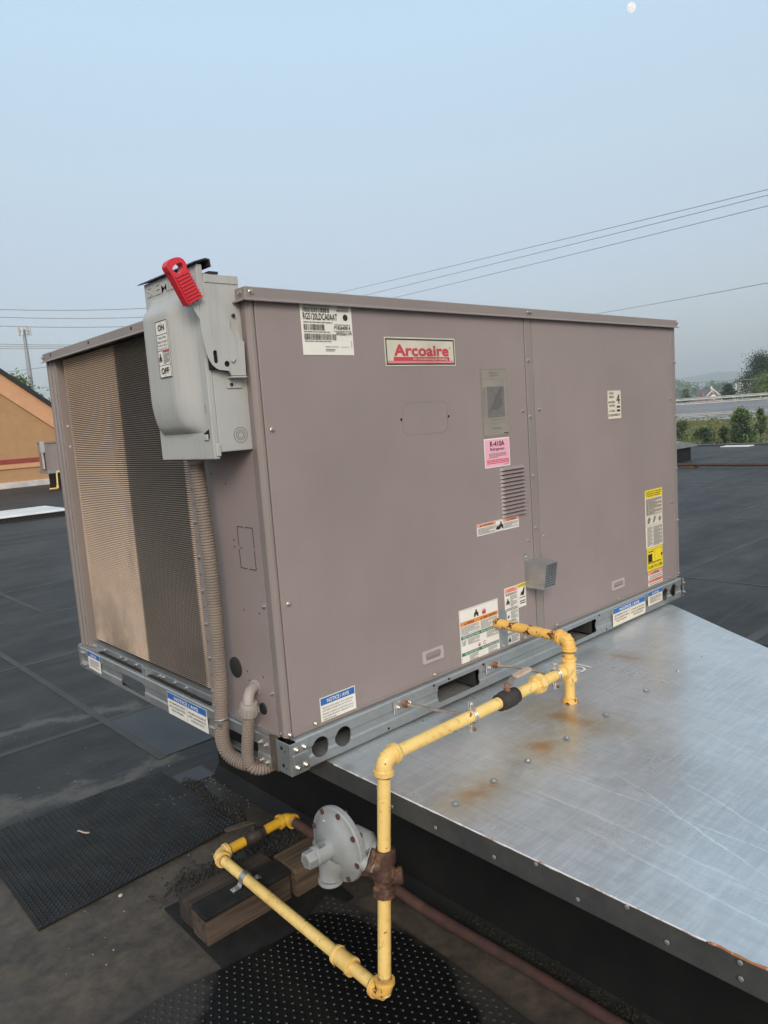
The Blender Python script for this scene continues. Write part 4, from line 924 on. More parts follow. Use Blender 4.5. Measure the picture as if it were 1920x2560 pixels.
fs('model_sticker', .167, 1.101, .342, 1.233, 'white', [
  ('L',.06,.955,.58,.99,1,'greyprint'),('K',.04,.845,.55,.94,'black'),('T','RGS120LDCA0AAT',.04,.70,.125,'black',.66,'l',.02),('O',.865,.765,.065,'black'),
  ('K',.70,.875,.93,.925,'greyprint'),('L',.72,.94,.95,.985,2,'greyprint'),('L',.04,.63,.60,.67,1,'greyprint'),('K',.04,.49,.44,.61,'black'),('T','P182640814',.63,.52,.07,'black',.32,'l',.02),
  ('L',.64,.60,.95,.63,1,'greyprint'),('T','009000641199',.66,.40,.065,'black',.31,'l',.015),('L',.62,.47,.97,.50,1,'greyprint'),('L',.04,.44,.55,.48,1,'greyprint'),('K',.04,.30,.66,.42,'black'),('L',.04,.255,.55,.29,1,'greyprint'),
  ('T','INTERNATIONAL COMFORT PRODUCTS',.43,.155,.022,'black',.26),('L',.43,.07,.62,.13,2,'greyprint'),('T','MADE IN MEXICO',.74,.155,.018,'greyprint',.15),('B',.955,.14,.965,.30,'greyprint')])
bd = fs('brand_badge', .459, 1.070, .763, 1.1545, 'badge', [
  ('F',.015,.05,.985,.95,.045,'black'),('B',.035,.10,.965,.19,'pinkgrad'),('B',.11,.185,.905,.32,'redprint'),('T','Arcoaire',.125,.37,.37,'redprint',.765,'l',.032),
  ('T','Air Conditioning & Heating',.37,.215,.075,'badge',.50,'l',.02),('O',.915,.66,.03,'greyprint')], label='cream and red maker badge with raised rim')
curves = []
chart = [('F',.02,.012,.98,.985,.006,'greyprint'),('B',.02,.84,.98,.846,'greyprint'),('B',.02,.19,.98,.196,'greyprint'),('B',.20,.28,.86,.73,'chartgrey'),('F',.74,.52,.84,.82,.004,'greyprint'),
  ('T','THERMOSTAT',.30,.925,.022,'greyprint',.42),('T','READINGS',.34,.885,.022,'greyprint',.34),('L',.06,.30,.16,.72,14,'greyprint'),('L',.25,.235,.85,.262,1,'greyprint'),('L',.35,.10,.70,.14,1,'greyprint'),('B',.80,.03,.95,.045,'black')]
for k in range(8):
    x0_, y0_ = .25+.44*k/8, .36+.34*k/8; x1_, y1_2 = .755, .46+.26*k/7; pts = []
    for i in range(11):
        f = i/10; g = f+.17*math.sin(2*math.pi*f)*-1 if k < 6 else f; pts.append((x0_+(x1_-x0_)*f, y0_+(y1_2-y0_)*(.55*f+.45*f**2.2) if k > 5 else y0_+(y1_2-y0_)*(f+.16*math.sin(2*math.pi*f))))
    up = [(x, y+.006) for x, y in pts]; chart.append(('P', pts+up[::-1], 'black'))
fs('chart_decal', .881, .835, 1.019, 1.062, 'faded', chart, label='faded grey charging chart decal')
fs('refrigerant_sticker', .8805, .731, 1.0155, .8285, 'white', [('B',.025,.035,.975,.965,'pink'),('T','R-410A',.5,.73,.17,'black',.56,'c',.02),('T','Refrigerant',.5,.58,.105,'black',.56,'c',.012),('L',.16,.32,.84,.50,4,'greyprint'),('L',.07,.12,.95,.28,3,'redprint'),('T','48TM501237',.72,.05,.03,'greyprint',.22)], label='pink refrigerant sticker')
fs('warning_strip', .8205, .5105, 1.0475, .5505, 'white', [('B',.005,.70,.425,.98,'salmon'),('B',.62,.70,.995,.98,'salmon'),('T','AVERTISSEMENT',.12,.76,.15,'black',.26),('T','WARNING',.76,.76,.15,'black',.16),('P',tri(.085,.75,.10,.2),'black'),('P',tri(.72,.75,.10,.2),'black'),
  ('L',.02,.08,.42,.64,6,'greyprint'),('L',.63,.12,.98,.64,6,'greyprint'),('P',person_icon(.555,.20,.62,.17),'black'),('P',flame_icon(.475,.18,.5,.17),'black'),('F',.428,.04,.615,.96,.02,'greyprint')])
fs('safety_sticker', .7075, .0985, .9085, .282, 'white', [('B',.02,.70,.98,.775,'orange'),('T','WARNING',.17,.715,.042,'black',.19),('T','AVERTISSEMENT',.58,.715,.042,'black',.37),('P',tri(.13,.714,.022,.9),'black'),('P',tri(.54,.714,.022,.9),'black'),
  ('B',.02,.455,.98,.515,'green'),('T','SAFETY INSTRUCTIONS',.05,.467,.036,'white',.42),('T','INSTRUCTIONS DE SECURITE',.52,.467,.036,'white',.45),('B',.02,.15,.98,.21,'green'),('T','FOR YOUR SAFETY',.09,.162,.036,'white',.36),('T','POUR VOTRE SECURITE',.52,.162,.036,'white',.45),
  ('L',.03,.53,.48,.69,9,'greyprint'),('L',.52,.53,.97,.69,9,'greyprint'),('T','IF YOU',.04,.41,.028,'black',.10),('T','SMELL',.04,.375,.028,'black',.10),('T','GAS',.04,.34,.028,'black',.08),('L',.18,.33,.48,.445,6,'greyprint'),('L',.66,.33,.97,.445,6,'greyprint'),('L',.20,.02,.42,.14,6,'greyprint'),('L',.68,.02,.92,.14,6,'greyprint'),
  ('P',person_icon(.42,.80,.13,.9),'black'),('P',flame_icon(.62,.80,.12,.9),'redprint'),('P',flame_icon(.46,.235,.07,.9),'redprint'),('O',.60,.265,.038,'redprint'),('O',.60,.265,.028,'white'),('P',flame_icon(.60,.25,.035,.9),'black'),('F',.012,.012,.988,.988,.004,'greyprint')], label='large white safety sticker with orange and green bands')
fs('tall_warning_sticker', .946, .0985, 1.021, .306, 'white', [('B',.03,.915,.97,.985,'salmon'),('T','WARNING',.5,.955,.02,'redprint',.5,'c'),('T','AVERTISSEMENT',.5,.925,.02,'redprint',.7,'c'),('L',.08,.86,.92,.905,2,'black'),('L',.40,.66,.92,.85,8,'greyprint'),('L',.08,.60,.92,.65,2,'black'),('L',.40,.45,.92,.59,7,'greyprint'),('L',.25,.40,.80,.44,2,'black'),('L',.40,.26,.92,.39,6,'greyprint'),('L',.08,.18,.92,.22,2,'black'),('L',.40,.05,.92,.17,5,'greyprint'),
  ('P',person_icon(.22,.71,.10,2.4),'black'),('P',flame_icon(.22,.48,.06,2.4),'black'),('P',person_icon(.22,.06,.08,2.4),'black')])
fs('hot_surface_sticker', 1.0225, .2215, 1.068, .307, 'white', [('B',.03,.84,.97,.985,'yellowst'),('T','CAUTION',.58,.925,.045,'black',.62,'c'),('T','ATTENTION',.58,.86,.045,'black',.66,'c'),('P',tri(.13,.86,.06,1.2),'black'),('P',[(.25,.48),(.35,.62),(.55,.66),(.75,.82),(.85,.82),(.78,.60),(.70,.47),(.60,.52),(.55,.44),(.45,.52)],'black'),('B',.15,.38,.88,.41,'black'),('L',.18,.12,.86,.30,2,'black')])
fs('stack_sticker', 1.6605, .8525, 1.7655, .9695, 'cream', [('T','STACK',.12,.86,.075,'black',.34),('T','HEIGHT',.12,.735,.075,'black',.36),('T','HAUTEUR',.06,.555,.075,'black',.46),('T','DE PILE',.12,.435,.075,'black',.38),('T','ALTURA',.10,.255,.075,'black',.40),('T','DE APILAMIENTO',.05,.11,.075,'black',.82),('T','4',.64,.52,.34,'black',.24),('B',.66,.385,.90,.45,'black'),('B',.66,.255,.90,.325,'black'),('F',.01,.01,.99,.99,.008,'black')], label='cream stack height sticker with a large 4')
fs('yellow_notice', 1.939, .274, 2.0935, .5305, 'cream', [('B',.0,.865,1.0,1.0,'yellowst'),('T','CAUTION: NOTICE TO INSTALLERS',.04,.955,.022,'black',.90),('T','AVERTISSEMENT: REMARQUE A',.04,.92,.022,'black',.90),('T','ATTENTION DES MONTEURS',.10,.885,.022,'black',.78),('L',.05,.57,.95,.85,17,'black'),('F',.02,.39,.98,.56,.004,'greyprint'),('B',.66,.39,.665,.56,'greyprint'),('P',[(.10,.43),(.22,.42),(.30,.50),(.20,.54),(.12,.50)],'greyprint'),('P',[(.40,.42),(.52,.44),(.60,.52),(.50,.54)],'greyprint'),('O',.82,.47,.045,'greyprint'),('L',.08,.03,.38,.37,20,'greyprint')]+[('B',.42+.065*k,.02,.426+.065*k,.37,'greyprint') for k in range(9)]+[('L',.44,.03,.96,.36,20,'greyprint')])
fs('flush_notice', 1.945, .1725, 2.0875, .2725, 'yellowst', [('F',.05,.30,.95,.92,.012,'black'),('B',.07,.38,.32,.74,'black'),('B',.48,.42,.49,.90,'black'),('B',.05,.33,.85,.36,'black'),('P',[(.88,.52),(1.0,.60),(.88,.68)],'black'),('L',.10,.80,.40,.88,1,'black'),('T','FLUSH TO CURB',.06,.09,.13,'black',.88)])
fs('pink_warning', 1.951, .0955, 2.0795, .1685, 'white', [('B',.0,.76,1,1,'salmon'),('T','WARNING',.34,.82,.11,'black',.40),('P',tri(.24,.81,.07,.6),'black'),('L',.06,.52,.95,.74,2,'greyprint'),('B',.0,.29,1,.50,'salmon'),('T','AVERTISSEMENT',.20,.34,.11,'redprint',.74),('P',tri(.12,.33,.07,.6),'redprint'),('L',.06,.05,.95,.27,2,'greyprint')])
fs('panel_notice', .1235, .0985, .2505, .1705, 'white', [('B',.02,.70,.98,.97,'blue'),('T','NOTICE / AVIS',.5,.765,.14,'white',.62,'c',.02),('T','Remove wood support from under base',.06,.56,.06,'black',.86),('T','pan before setting unit on roof curb.',.06,.45,.06,'black',.82),('T','Retirer le support en bois situe sous la',.06,.32,.06,'black',.86),('T','base avant de placer l appareil sur le',.06,.21,.06,'black',.84),('T','rebord de toit.',.06,.10,.06,'black',.36)])
fs('rail_notice', 1.606, .010, 1.8725, .0845, 'cream', notice(), -.0034)
fs('rail_notice', 1.898, .030, 2.027, .0905, 'cream', notice(1, False), -.0030)
sticker(U, 'rail_notice', (-.0042, .6985, -.001), SU, SN, .265, .0765, 'white', notice())
sticker(U, 'rail_notice', (-.0042, 1.394, .012), SU, SN, .124, .0725, 'white', notice(1, False), tilt=-.02)

# ================================================================== SAFETY SWITCH
S_ = thing('safety_switch', (-.04, .20, .85), 'grey metal disconnect switch box with red lever handle hung on the coil side', 'switch box')
yd = .060
bx('enclosure', M['switch'], S_, -.086, XS-.0005, yd, .338, .866, 1.296, .003, 2)
bx('enclosure_lip', M['switch'], S_, -.084, XS-.001, yd-.0022, yd, 1.276, 1.2965, .001)
# door with pan edge
bx('door', M['switch'], S_, -.103, -.0865, yd-.002, .341, .850, 1.318, .003, 2)
nb = 34; bl = MB(); vs = []
y0, y1, z0, z1, dp = .082, .318, .917, 1.272, .036
def sm(a): a = max(0, min(1, a)); return a*a*(3-2*a)
for j in range(nb+1):
    z = z0+(z1-z0)*j/nb
    for i in range(nb+1):
        y = y0+(y1-y0)*i/nb
        fy = sm((y-y0)/.085) * math.sqrt(max(0, 1-(1-min(1, (y1-y)/.03))**2))
        tb = min(1, (z-z0)/.10); fz = math.sqrt(max(0, 1-(1-tb)**2)) * (sm((z1-z)/.055))
        vs.append((-.1032-dp*fy*fz, y, z))
bl.add(vs, [(j*(nb+1)+i, j*(nb+1)+i+1, (j+1)*(nb+1)+i+1, (j+1)*(nb+1)+i) for j in range(nb) for i in range(nb)])
bl.build('door_bulge', M['switch'], S_, smooth=True)
# rain shield over the top
MB().prism([(-.114,1.3165),(-.110,1.3215),(-.080,1.3315),(-.068,1.330),(-.066,1.312),(-.070,1.312),(-.0715,1.326),(-.080,1.3275),(-.110,1.3185)], .050, .358, lambda p, t: (p[0], t, p[1])).build('rain_shield', M['rubberwasher'], S_)
bx('shield_foot', M['rubberwasher'], S_, -.07, -.045, yd-.004, yd+.03, 1.2975, 1.303)
V, F, x0, x1, y1_ = glyphs('SIEMENS', .01, .03)
MB().add([(-.1035-(v[2]+.03)*.025, .325-(v[0]-x0)*(.235/(x1-x0)), 1.281+v[1]*.038) for v in V], F).build('raised_lettering', M['switch'], S_)
sticker(S_, 'legend_plate', (-.1402, .2215, 1.062), SU, SN, .062, .140, 'white', [('F',.0,.0,1,1,.012,'black'),('T','ON',.5,.83,.10,'black',.52,'c',.025),('B',.0,.755,1,.765,'black'),('T','Heavy Duty',.5,.69,.04,'black',.72,'c'),('T','Safety Switch',.5,.615,.04,'black',.84,'c'),('T','60A. 600V.A.C. 600V.D.C.',.5,.555,.03,'black',.86,'c'),('T','Horsepower Rated',.5,.50,.028,'black',.72,'c'),('B',.0,.475,1,.483,'black'),('B',.42,.44,.98,.475,'redprint'),('P',person_icon(.20,.28,.15,1.6),'black'),('L',.44,.24,.96,.43,8,'greyprint'),('B',.0,.215,1,.223,'black'),('T','OFF',.5,.07,.10,'black',.66,'c',.025),('O',.5,.96,.012,'greyprint'),('O',.5,.03,.012,'greyprint')], thick=.0012, label='white ON OFF legend plate')
pl = [(-.108,1.231),(-.098,1.237),(-.088,1.238),(-.067,1.229),(-.050,1.216),(-.039,1.204),(-.036,1.184),(-.035,1.165),(-.030,1.150),(-.022,1.1425),(-.006,1.140),(.001,1.134),(-.002,1.052),(-.044,1.052),(-.049,1.063),(-.075,1.066),(-.085,1.070),(-.093,1.077),(-.100,1.089),(-.106,1.103),(-.111,1.126),(-.114,1.151),(-.1155,1.172),(-.115,1.191),(-.112,1.214)]
hole1 = [(-.083+.006*math.cos(rad(a)), 1.097+(.010 if math.sin(rad(a)) > 0 else -.010)+.006*math.sin(rad(a))) for a in range(0,360,30)]
plate2d(pl, [hole1, circ(-.053,1.080,.0075,16)], .003, lambda x, y, t: (x, .040+t, y)).build('handle_plate', M['switch'], S_, smooth=False)
bx('handle_plate_hub', M['hole'], S_, -.095, -.035, .046, yd-.0025, 1.068, 1.12)
plate2d([(-.030,1.180),(-.018,1.172),(-.004,1.150),(-.004,1.139),(-.03,1.139)], [], .002, lambda x, y, t: (x, .047+t, y)).build('cam_plate', M['switch'], S_)
bx('lock_bracket', M['switch'], S_, -.047, -.003, .034, yd-.002, 1.046, 1.050, .0005); bx('lock_bracket', M['switch'], S_, -.050, -.008, yd-.004, yd-.002, 1.022, 1.046, .0005)
MB().tube([(-.040,.0385,1.084),(-.030,.0385,1.092)], .0035, 8).build('slot_pin', M['zinc'], S_)
sl_m = MB().lathe([(-.001,.0048),(.002,.0045),(.0026,.003)], (0,0,0), FN, 12).mesh('screw', M['bronze'])
for x, z in ((-.013,1.2),(-.035,1.163),(-.037,1.031)): place('screw', sl_m, S_, (x, yd-.004, z))
MB().tube([(-.118,.0415,1.226),(-.146,.0415,1.216)], .006, 6).build('lever_root', M['switch'], S_)
plate2d([(-.112,1.232),(-.115,1.185),(-.135,1.216),(-.128,1.232)], [], .003, lambda x, y, t: (x, .0405+t, y)).build('lever_arm', M['switch'], S_)
# red grip: eye, ribs
g_o = [(-.194,1.298),(-.1915,1.306),(-.186,1.3125),(-.177,1.3175),(-.167,1.3205),(-.158,1.321),(-.150,1.3175),(-.1445,1.311),(-.1425,1.303),(-.143,1.296),(-.127,1.266),(-.110,1.233),(-.149,1.214),(-.166,1.247),(-.1835,1.281),(-.189,1.288)]
g_h = [(-.180,1.2905),(-.178,1.297),(-.170,1.3055),(-.158,1.310),(-.153,1.307),(-.1515,1.299),(-.157,1.290),(-.166,1.282)]
grip = plate2d(g_o, [g_h], .024, lambda x, y, t: (x, .028+t, y)).build('red_grip', M['red'], S_, bevel=.0025, seg=2)
a0, a1 = Vector((-.176,1.268)), Vector((-.135,1.217)); dr = Vector((.040,.020)).normalized()
dl = Vector((-.0334,.0669)).normalized()
for k in range(9):
    c = Vector((-.1275,1.2235))+dl*(k*.0078+.002); wv = dr*(.020)
    p0 = c-wv; p1 = c+wv; mbx = MB()
    mbx.add([(p0.x,.0245,p0.y),(p1.x,.0245,p1.y),(p1.x+dl.x*.0042,.0245,p1.y+dl.y*.005),(p0.x+dl.x*.0042,.0245,p0.y+dl.y*.005),(p0.x,.0285,p0.y),(p1.x,.0285,p1.y),(p1.x+dl.x*.005,.0285,p1.y+dl.y*.005),(p0.x+dl.x*.005,.0285,p0.y+dl.y*.005)],[(0,1,2,3),(0,4,5,1),(1,5,6,2),(2,6,7,3),(3,7,4,0)])
    mbx.build('rib', M['red'], grip)
    lf = MB(); q0 = p0
    lf.add([(q0.x-.0038,.030,q0.y-.001),(q0.x-.0038,.050,q0.y-.001),(q0.x-.0038+dl.x*.005,.050,q0.y-.001+dl.y*.005),(q0.x-.0038+dl.x*.005,.030,q0.y-.001+dl.y*.005),(q0.x+.001,.030,q0.y),(q0.x+.001,.050,q0.y),(q0.x+.001+dl.x*.005,.050,q0.y+dl.y*.005),(q0.x+.001+dl.x*.005,.030,q0.y+dl.y*.005)],[(0,1,2,3),(0,4,5,1),(1,5,6,2),(2,6,7,3),(3,7,4,0)])
    lf.build('rib', M['red'], grip)
# knock-outs, latch
ko = lambda r: plate2d(circ(-.022,.905,r,28), [circ(-.022,.905,r-.0016,28)], .0008, lambda x, y, t: (x, yd-.0008+t, y))
for r in (.020,.0135,.0085): ko(r).build('knockout_ring', M['greyprint'], S_)
MB().add([(-.1042,.098,.914),(-.1042,.075,.898),(-.1042,.070,.906),(-.1042,.070,.924),(-.1042,.073,.924)], [(0,1,2,3,4)]).build('latch_slot', M['hole'], S_)
bx('latch', M['switch'], S_, -.108, -.103, .075, .094, .897, .912, .002)
bx('hinge_knuckle', M['switch'], S_, -.097, -.084, yd-.006, yd-.001, .856, .888, .002)
plate2d(rrect(.088,.965,.094,.985,.0028,4), [rrect(.0893,.9663,.0927,.9837,.0016,4)], .0007, lambda x, y, t: (-.1037+t, x-.012, y)).build('emboss_oval', M['greyprint'], S_)

# ================================================================== FLEXIBLE CONDUITS
def flex(path, r, pitch=.0078, amp=.0011, n=18, name='flexible_conduit'):
    P = [Vector(p) for p in path]; out = [];
    for i in range(len(P)-1):                       # Catmull-Rom
        a, b_, c, d = P[max(i-1,0)], P[i], P[i+1], P[min(i+2,len(P)-1)]
        for k in range(24):
            t = k/24; out.append(.5*((2*b_)+(c-a)*t+(2*a-5*b_+4*c-d)*t*t+(-a+3*b_-3*c+d)*t**3))
    out.append(P[-1]); L = [0.0]
    for i in range(1, len(out)): L.append(L[-1]+(out[i]-out[i-1]).length)
    tot = L[-1]; k = int(tot/pitch*4); pts = []; rr = []
    Lx = np.array(L); A = np.array([list(v) for v in out])
    for i in range(k+1):
        s = tot*i/k; pts.append(tuple(np.interp(s, Lx, A[:, q]) for q in range(3))); rr.append(r+amp*(-2.2 if i % 4 == 0 else (.4 if i % 2 else .7)))
    return MB().tube(pts, rr, n)
c1 = thing('flexible_conduit', (-.045, .27, 0), 'thick ribbed grey conduit running down from the switch box', 'conduit')
flex([(-.045,.262,.845),(-.045,.252,.70),(-.045,.241,.52),(-.045,.249,.265),(-.045,.259,.171),(-.045,.268,.094),(-.044,.277,.045),(-.038,.268,.004),(-.024,.240,-.018),(-.004,.205,-.026),(.03,.180,-.024),(.08,.170,-.016)], .0205).build('conduit_hose', M['pvc'], c1, smooth=True)
MB().lathe([(-.002,.027),(.012,.027),(.016,.024),(.03,.023)], (-.045,.2625,.866), (0,0,-1), 20).build('hose_fitting', M['pvcfit'], c1, smooth=True)
MB().tube([(-.045+.0228*math.cos(a),.2625+.0228*math.sin(a),.108-.004*math.sin(a)) for a in np.linspace(0,6.283,25)], .0032, 8, False).build('hose_clamp', M['zinc'], c1, smooth=True)
bx('clamp_tail', M['zinc'], c1, -.073, -.066, .236, .243, .098, .108)
c2 = thing('flexible_conduit', (-.03, .15, .1), 'thin ribbed grey conduit dropping from the elbow fitting below the side panel', 'conduit')
flex([(-.030,.135,.172),(-.030,.141,.140),(-.030,.156,.082),(-.030,.168,.033),(-.028,.169,.000),(-.020,.160,-.018),(.004,.148,-.026),(.04,.142,-.022),(.09,.140,-.014)], .0165).build('conduit_hose', M['pvc'], c2, smooth=True)
MB().tube([(.010,.158,.207),(-.004,.153,.2085),(-.016,.147,.2045),(-.025,.141,.195),(-.030,.137,.182),(-.030,.135,.165)], [.0155]*6, 16).build('elbow_fitting', M['pvcfit'], c2, smooth=True)
MB().lathe([(-.001,.0215),(.004,.0215),(.005,.019)], (XS,.160,.207), (-1,-.25,0), 22).build('lock_ring', M['pvcfit'], c2, smooth=True)
nt = MB().lathe([(-.020,.0245),(-.004,.0250),(.010,.0250),(.016,.0225),(.016,.0180)], (-.030,.1365,.166), (0,-.18,1), 22).build('gland_nut', M['pvcfit'], c2, smooth=True)
gr = MB().box(-.0022,.0022,-.0022,.0022,-.009,.007).mesh('nut_rib', M['pvcfit'])
for k in range(10):
    a = k*.628; place('nut_rib', gr, nt, (-.030+.0252*math.cos(a), .1365+.0252*math.sin(a), .160), (0,0,a))

# ================================================================== GAS LINE
G = thing('gas_line', (.05, -.27, -.52), 'yellow painted gas pipe rising from the roof into the unit, flaking in places', 'gas pipe')
PR = .0167
def pipe(a, b, mat='yellow', r=PR, name='pipe', parent=None): return MB().tube([a, Vector(a).lerp(Vector(b), .33), Vector(a).lerp(Vector(b), .66), b], r, 20).build(name, M[mat], parent or G, smooth=True)
def elbow(c, d1, d2, mat='yellowfit', r=.0205, leg=.037, name='elbow', parent=None):
    c, d1, d2 = Vector(c), Vector(d1).normalized(), Vector(d2).normalized()
    P = []; R = []
    P += [c+d1*leg, c+d1*(leg-.010), c+d1*(leg-.0102), c+d1*(leg-.0125)]; R += [r*1.20, r*1.22, r*1.05, r]
    for i in range(9):
        t = i/8; q = (1-t)**2; w = t*t; m_ = 2*t*(1-t)
        P.append(c+d1*(leg-.014)*q+d2*(leg-.014)*w+(d1+d2)*(.002)*m_); R.append(r)
    P += [c+d2*(leg-.0125), c+d2*(leg-.0102), c+d2*(leg-.010), c+d2*leg]; R += [r, r*1.05, r*1.22, r*1.20]
    e_ = MB().tube(P, R, 20).build(name, M[mat], parent or G, smooth=True)
    for d_ in (d1, d2): MB().lathe([(leg-.001,PR*1.03),(leg+.002,PR*1.10),(leg+.004,PR*1.03),(leg+.006,PR*1.08),(leg+.009,PR*1.01)], c, d_, 18).build('thread_sealant', M['threads'], e_, smooth=True)
    return e_
GY = -.27; GX = .892; ZT = .096
elbT = (GX, GY, .193); tee = (GX-.004, GY, ZT); elbL = (.090, GY, .100); elbB = (.030, GY-.006, -.490); elbR = (.052, .572, -.487); elbS = (.345, .585, -.487)
pipe((GX, .06, .199), elbT, 'yellowrust'); elbow(elbT, (0,1,.02), (-.03,0,-1), 'yellowrust')
pipe(elbT, tee, 'yellowrust', name='nipple')
def band(o, d, L, r, mat, parent=G, name='fitting', n=22, prof=None):
    return MB().lathe(prof or [(-L/2,r*.98),(-L/2+.008,r),(-L/2+.0095,r*.90),(L/2-.0095,r*.90),(L/2-.008,r),(L/2,r*.98)], o, d, n).build(name, M[mat], parent, smooth=True)
band(tee, (0,0,1), .074, .0245, 'yellowfit', name='tee')
MB().lathe([(0,.0215),(.026,.0215),(.0275,.0245),(.037,.0242)], tee, (-1,0,0), 20).build('tee_branch', M['yellowfit'], G, smooth=True)
pipe(tee, (GX-.007, GY, -.005), 'yellow', name='drip_leg')
MB().lathe([(-.016,.021),(-.013,.0235),(.010,.0240),(.014,.0215)], (GX-.007,GY,-.012), (0,0,1), 20).build('drip_cap', M['yellowrust'], G, smooth=True)
pipe((GX-.03, GY, ZT), (.742, GY, .0975)); pipe((.706, GY, .0975), (.60, GY, .097)); pipe((.548, GY, .0975), elbL)
MB().lathe([(-.027,.0215),(-.018,.0235),(-.012,.0215),(-.0115,.0300),(.010,.0300),(.0105,.0235),(.018,.0235),(.024,.021)], (.724,GY,.0975), (1,0,0), 8).build('union', M['yellowfit'], G)
vb = MB().lathe([(-.042,.0195),(-.040,.0245),(-.026,.0245),(-.022,.0270),(.018,.0270),(.022,.0235),(.037,.0235),(.039,.020)], (.576,GY,.097), (1,0,0), 18).build('ball_valve', M['bronze'], G, smooth=True)
MB().lathe([(.02,.010),(.034,.010),(.0345,.007),(.046,.007)], (.574,GY,.097), (0,0,1), 10).build('valve_stem', M['zincrust'], vb)
lev = MB(); lp_ = [(.562,.1335),(.588,.1335),(.606,.150),(.680,.1535)]
for (xa, za), (xb, zb) in zip(lp_[:-1], lp_[1:]):
    lev.add([(xa,GY-.010,za),(xb,GY-.010,zb),(xb,GY+.010,zb),(xa,GY+.010,za),(xa,GY-.010,za+.0025),(xb,GY-.010,zb+.0025),(xb,GY+.010,zb+.0025),(xa,GY+.010,za+.0025)],[(0,3,2,1),(4,5,6,7),(0,1,5,4),(2,3,7,6),(1,2,6,5),(3,0,4,7)])
lev.build('valve_lever', M['zinc'], vb)
MB().prism(rrect(.610,GY-.012,.686,GY+.012,.009,4), 0, .009, lambda p, t: (p[0], p[1], .1475+(p[0]-.606)*.047+t)).build('lever_grip', M['handlecap'], vb, bevel=.0015)
elbow(elbL, (1,0,0), (-.085,0,-1), 'yellowfit', .0215, .040)
DV = (Vector(elbB)-Vector(elbL)).normalized()
pv = lambda z: Vector(elbL)+DV*((z-elbL[2])/DV.z)
pipe(pv(.085), pv(-.135)); pipe(pv(-.232), elbB)
elbow(elbB, tuple(-DV), (0,1,0), 'yellowrust', .0215, .038)
D2 = (Vector(elbR)-Vector(elbB)).normalized(); ph = lambda y: Vector(elbB)+D2*((y-elbB[1])/D2.y)
pipe(elbB, ph(-.145)); pipe(ph(-.09), elbR)
band(tuple(ph(-.116)), tuple(D2), .070, .0255, 'yellowfit', name='coupling')
elbow(elbR, tuple(-D2), (1,.04,0), 'yellowfit', .0215, .038)
pipe(elbR, (.160,.576,-.487), 'yellowdeep', name='nipple'); pipe((.235,.580,-.487), elbS, 'yellowdeep', name='nipple')
vb2 = MB().lathe([(-.042,.0195),(-.040,.0245),(-.026,.0245),(-.022,.0270),(.018,.0270),(.022,.0235),(.037,.0235),(.039,.020)], (.198,.578,-.487), (1,.02,0), 18).build('ball_valve', M['bronze'], G, smooth=True)
MB().lathe([(.02,.011),(.045,.011),(.0455,.008),(.058,.008)], (.196,.578,-.487), (0,0,1), 8).build('valve_stem', M['bronze'], vb2)
MB().add([(.205,.568,-.438),(.205,.590,-.438),(.165,.592,-.430),(.100,.600,-.428),(.096,.594,-.428),(.100,.578,-.428),(.165,.570,-.430),(.205,.568,-.434),(.205,.590,-.434),(.165,.592,-.426),(.100,.600,-.424),(.096,.594,-.424),(.100,.578,-.424),(.165,.570,-.426)],
         [(6,5,4,3,2,1,0),(7,8,9,10,11,12,13)]+[(i,(i+1)%7,7+(i+1)%7,7+i) for i in range(7)]).build('valve_lever', M['leverold'], vb2)
elbow(elbS, (-1,0,0), (0,-1,0), 'yellowdeep', .0215, .038)
# paint chips and marks: dark flaked patches on the bare pipe
sp = thing('rusty_supply_pipe', (.345, .3, -.49), 'bare rusted supply pipe running along the black curb wall', 'pipe')
MB().tube([(.345,.55,-.487),(.345,.33,-.4905),(.358,.10,-.515),(.385,-.06,-.555)], PR, 18).build('pipe', M['brownpipe'], sp, smooth=True)
MB().tube([(.385,-.06,-.555),(.402,-.16,-.572),(.415,-.36,-.578),(.418,-.6,-.578),(.418,-1.2,-.578),(.418,-1.9,-.578)], [PR]*2+[.0155]*4, 16).build('pipe', M['redconduit'], sp, smooth=True)
# inline rusty body between the vertical pipes
RB = thing('gas_regulator', tuple(pv(-.185)), 'grey dish shaped gas regulator on a rusty cast body beside the yellow riser', 'regulator')
cb = pv(-.185)
MB().lathe([(-.058,.0225),(-.055,.0285),(-.034,.0285),(-.030,.0235),(-.012,.0265),(.012,.0265),(.030,.0245),(.032,.0300),(.056,.0300),(.060,.0225)], cb, tuple(-DV), 10).build('cast_body', M['rust'], RB, smooth=True)
MB().sphere(tuple(cb), .030, 9, (1,1.0,1.0)).build('cast_belly', M['rust'], RB, smooth=True)
MB().lathe([(0,.019),(.022,.019),(.025,.021),(.033,.021),(.037,.015)], tuple(cb+Vector((.008,-.006,-.012))), (.75,-.65,.05), 12).build('test_plug', M['rust'], RB, smooth=True)
MB().lathe([(0,.026),(.020,.026),(.024,.036),(.034,.036),(.036,.030)], tuple(cb+Vector((-.008,.006,.022))), (-.62,.55,.40), 18).build('flange_neck', M['rust'], RB, smooth=True)
rc_ = Vector((.016, -.160, -.130)); RAX = Vector((-1,0,0))
cas = MB().lathe([(-.034,.020),(-.032,.050),(-.022,.068),(-.010,.079),(-.0075,.093),(.000,.095),(.0035,.095),(.0040,.093),(.0050,.095),(.011,.093),(.0125,.080),(.022,.070),(.030,.050),(.034,.030),(.036,.024)], rc_, RAX, 40).build('diaphragm_case', M['regulator'], RB, smooth=True)
MB().lathe([(.030,.0265),(.040,.0245),(.078,.0240),(.080,.0215),(.083,.0215)], rc_, RAX, 22).build('spring_housing', M['regulator'], RB, smooth=True)
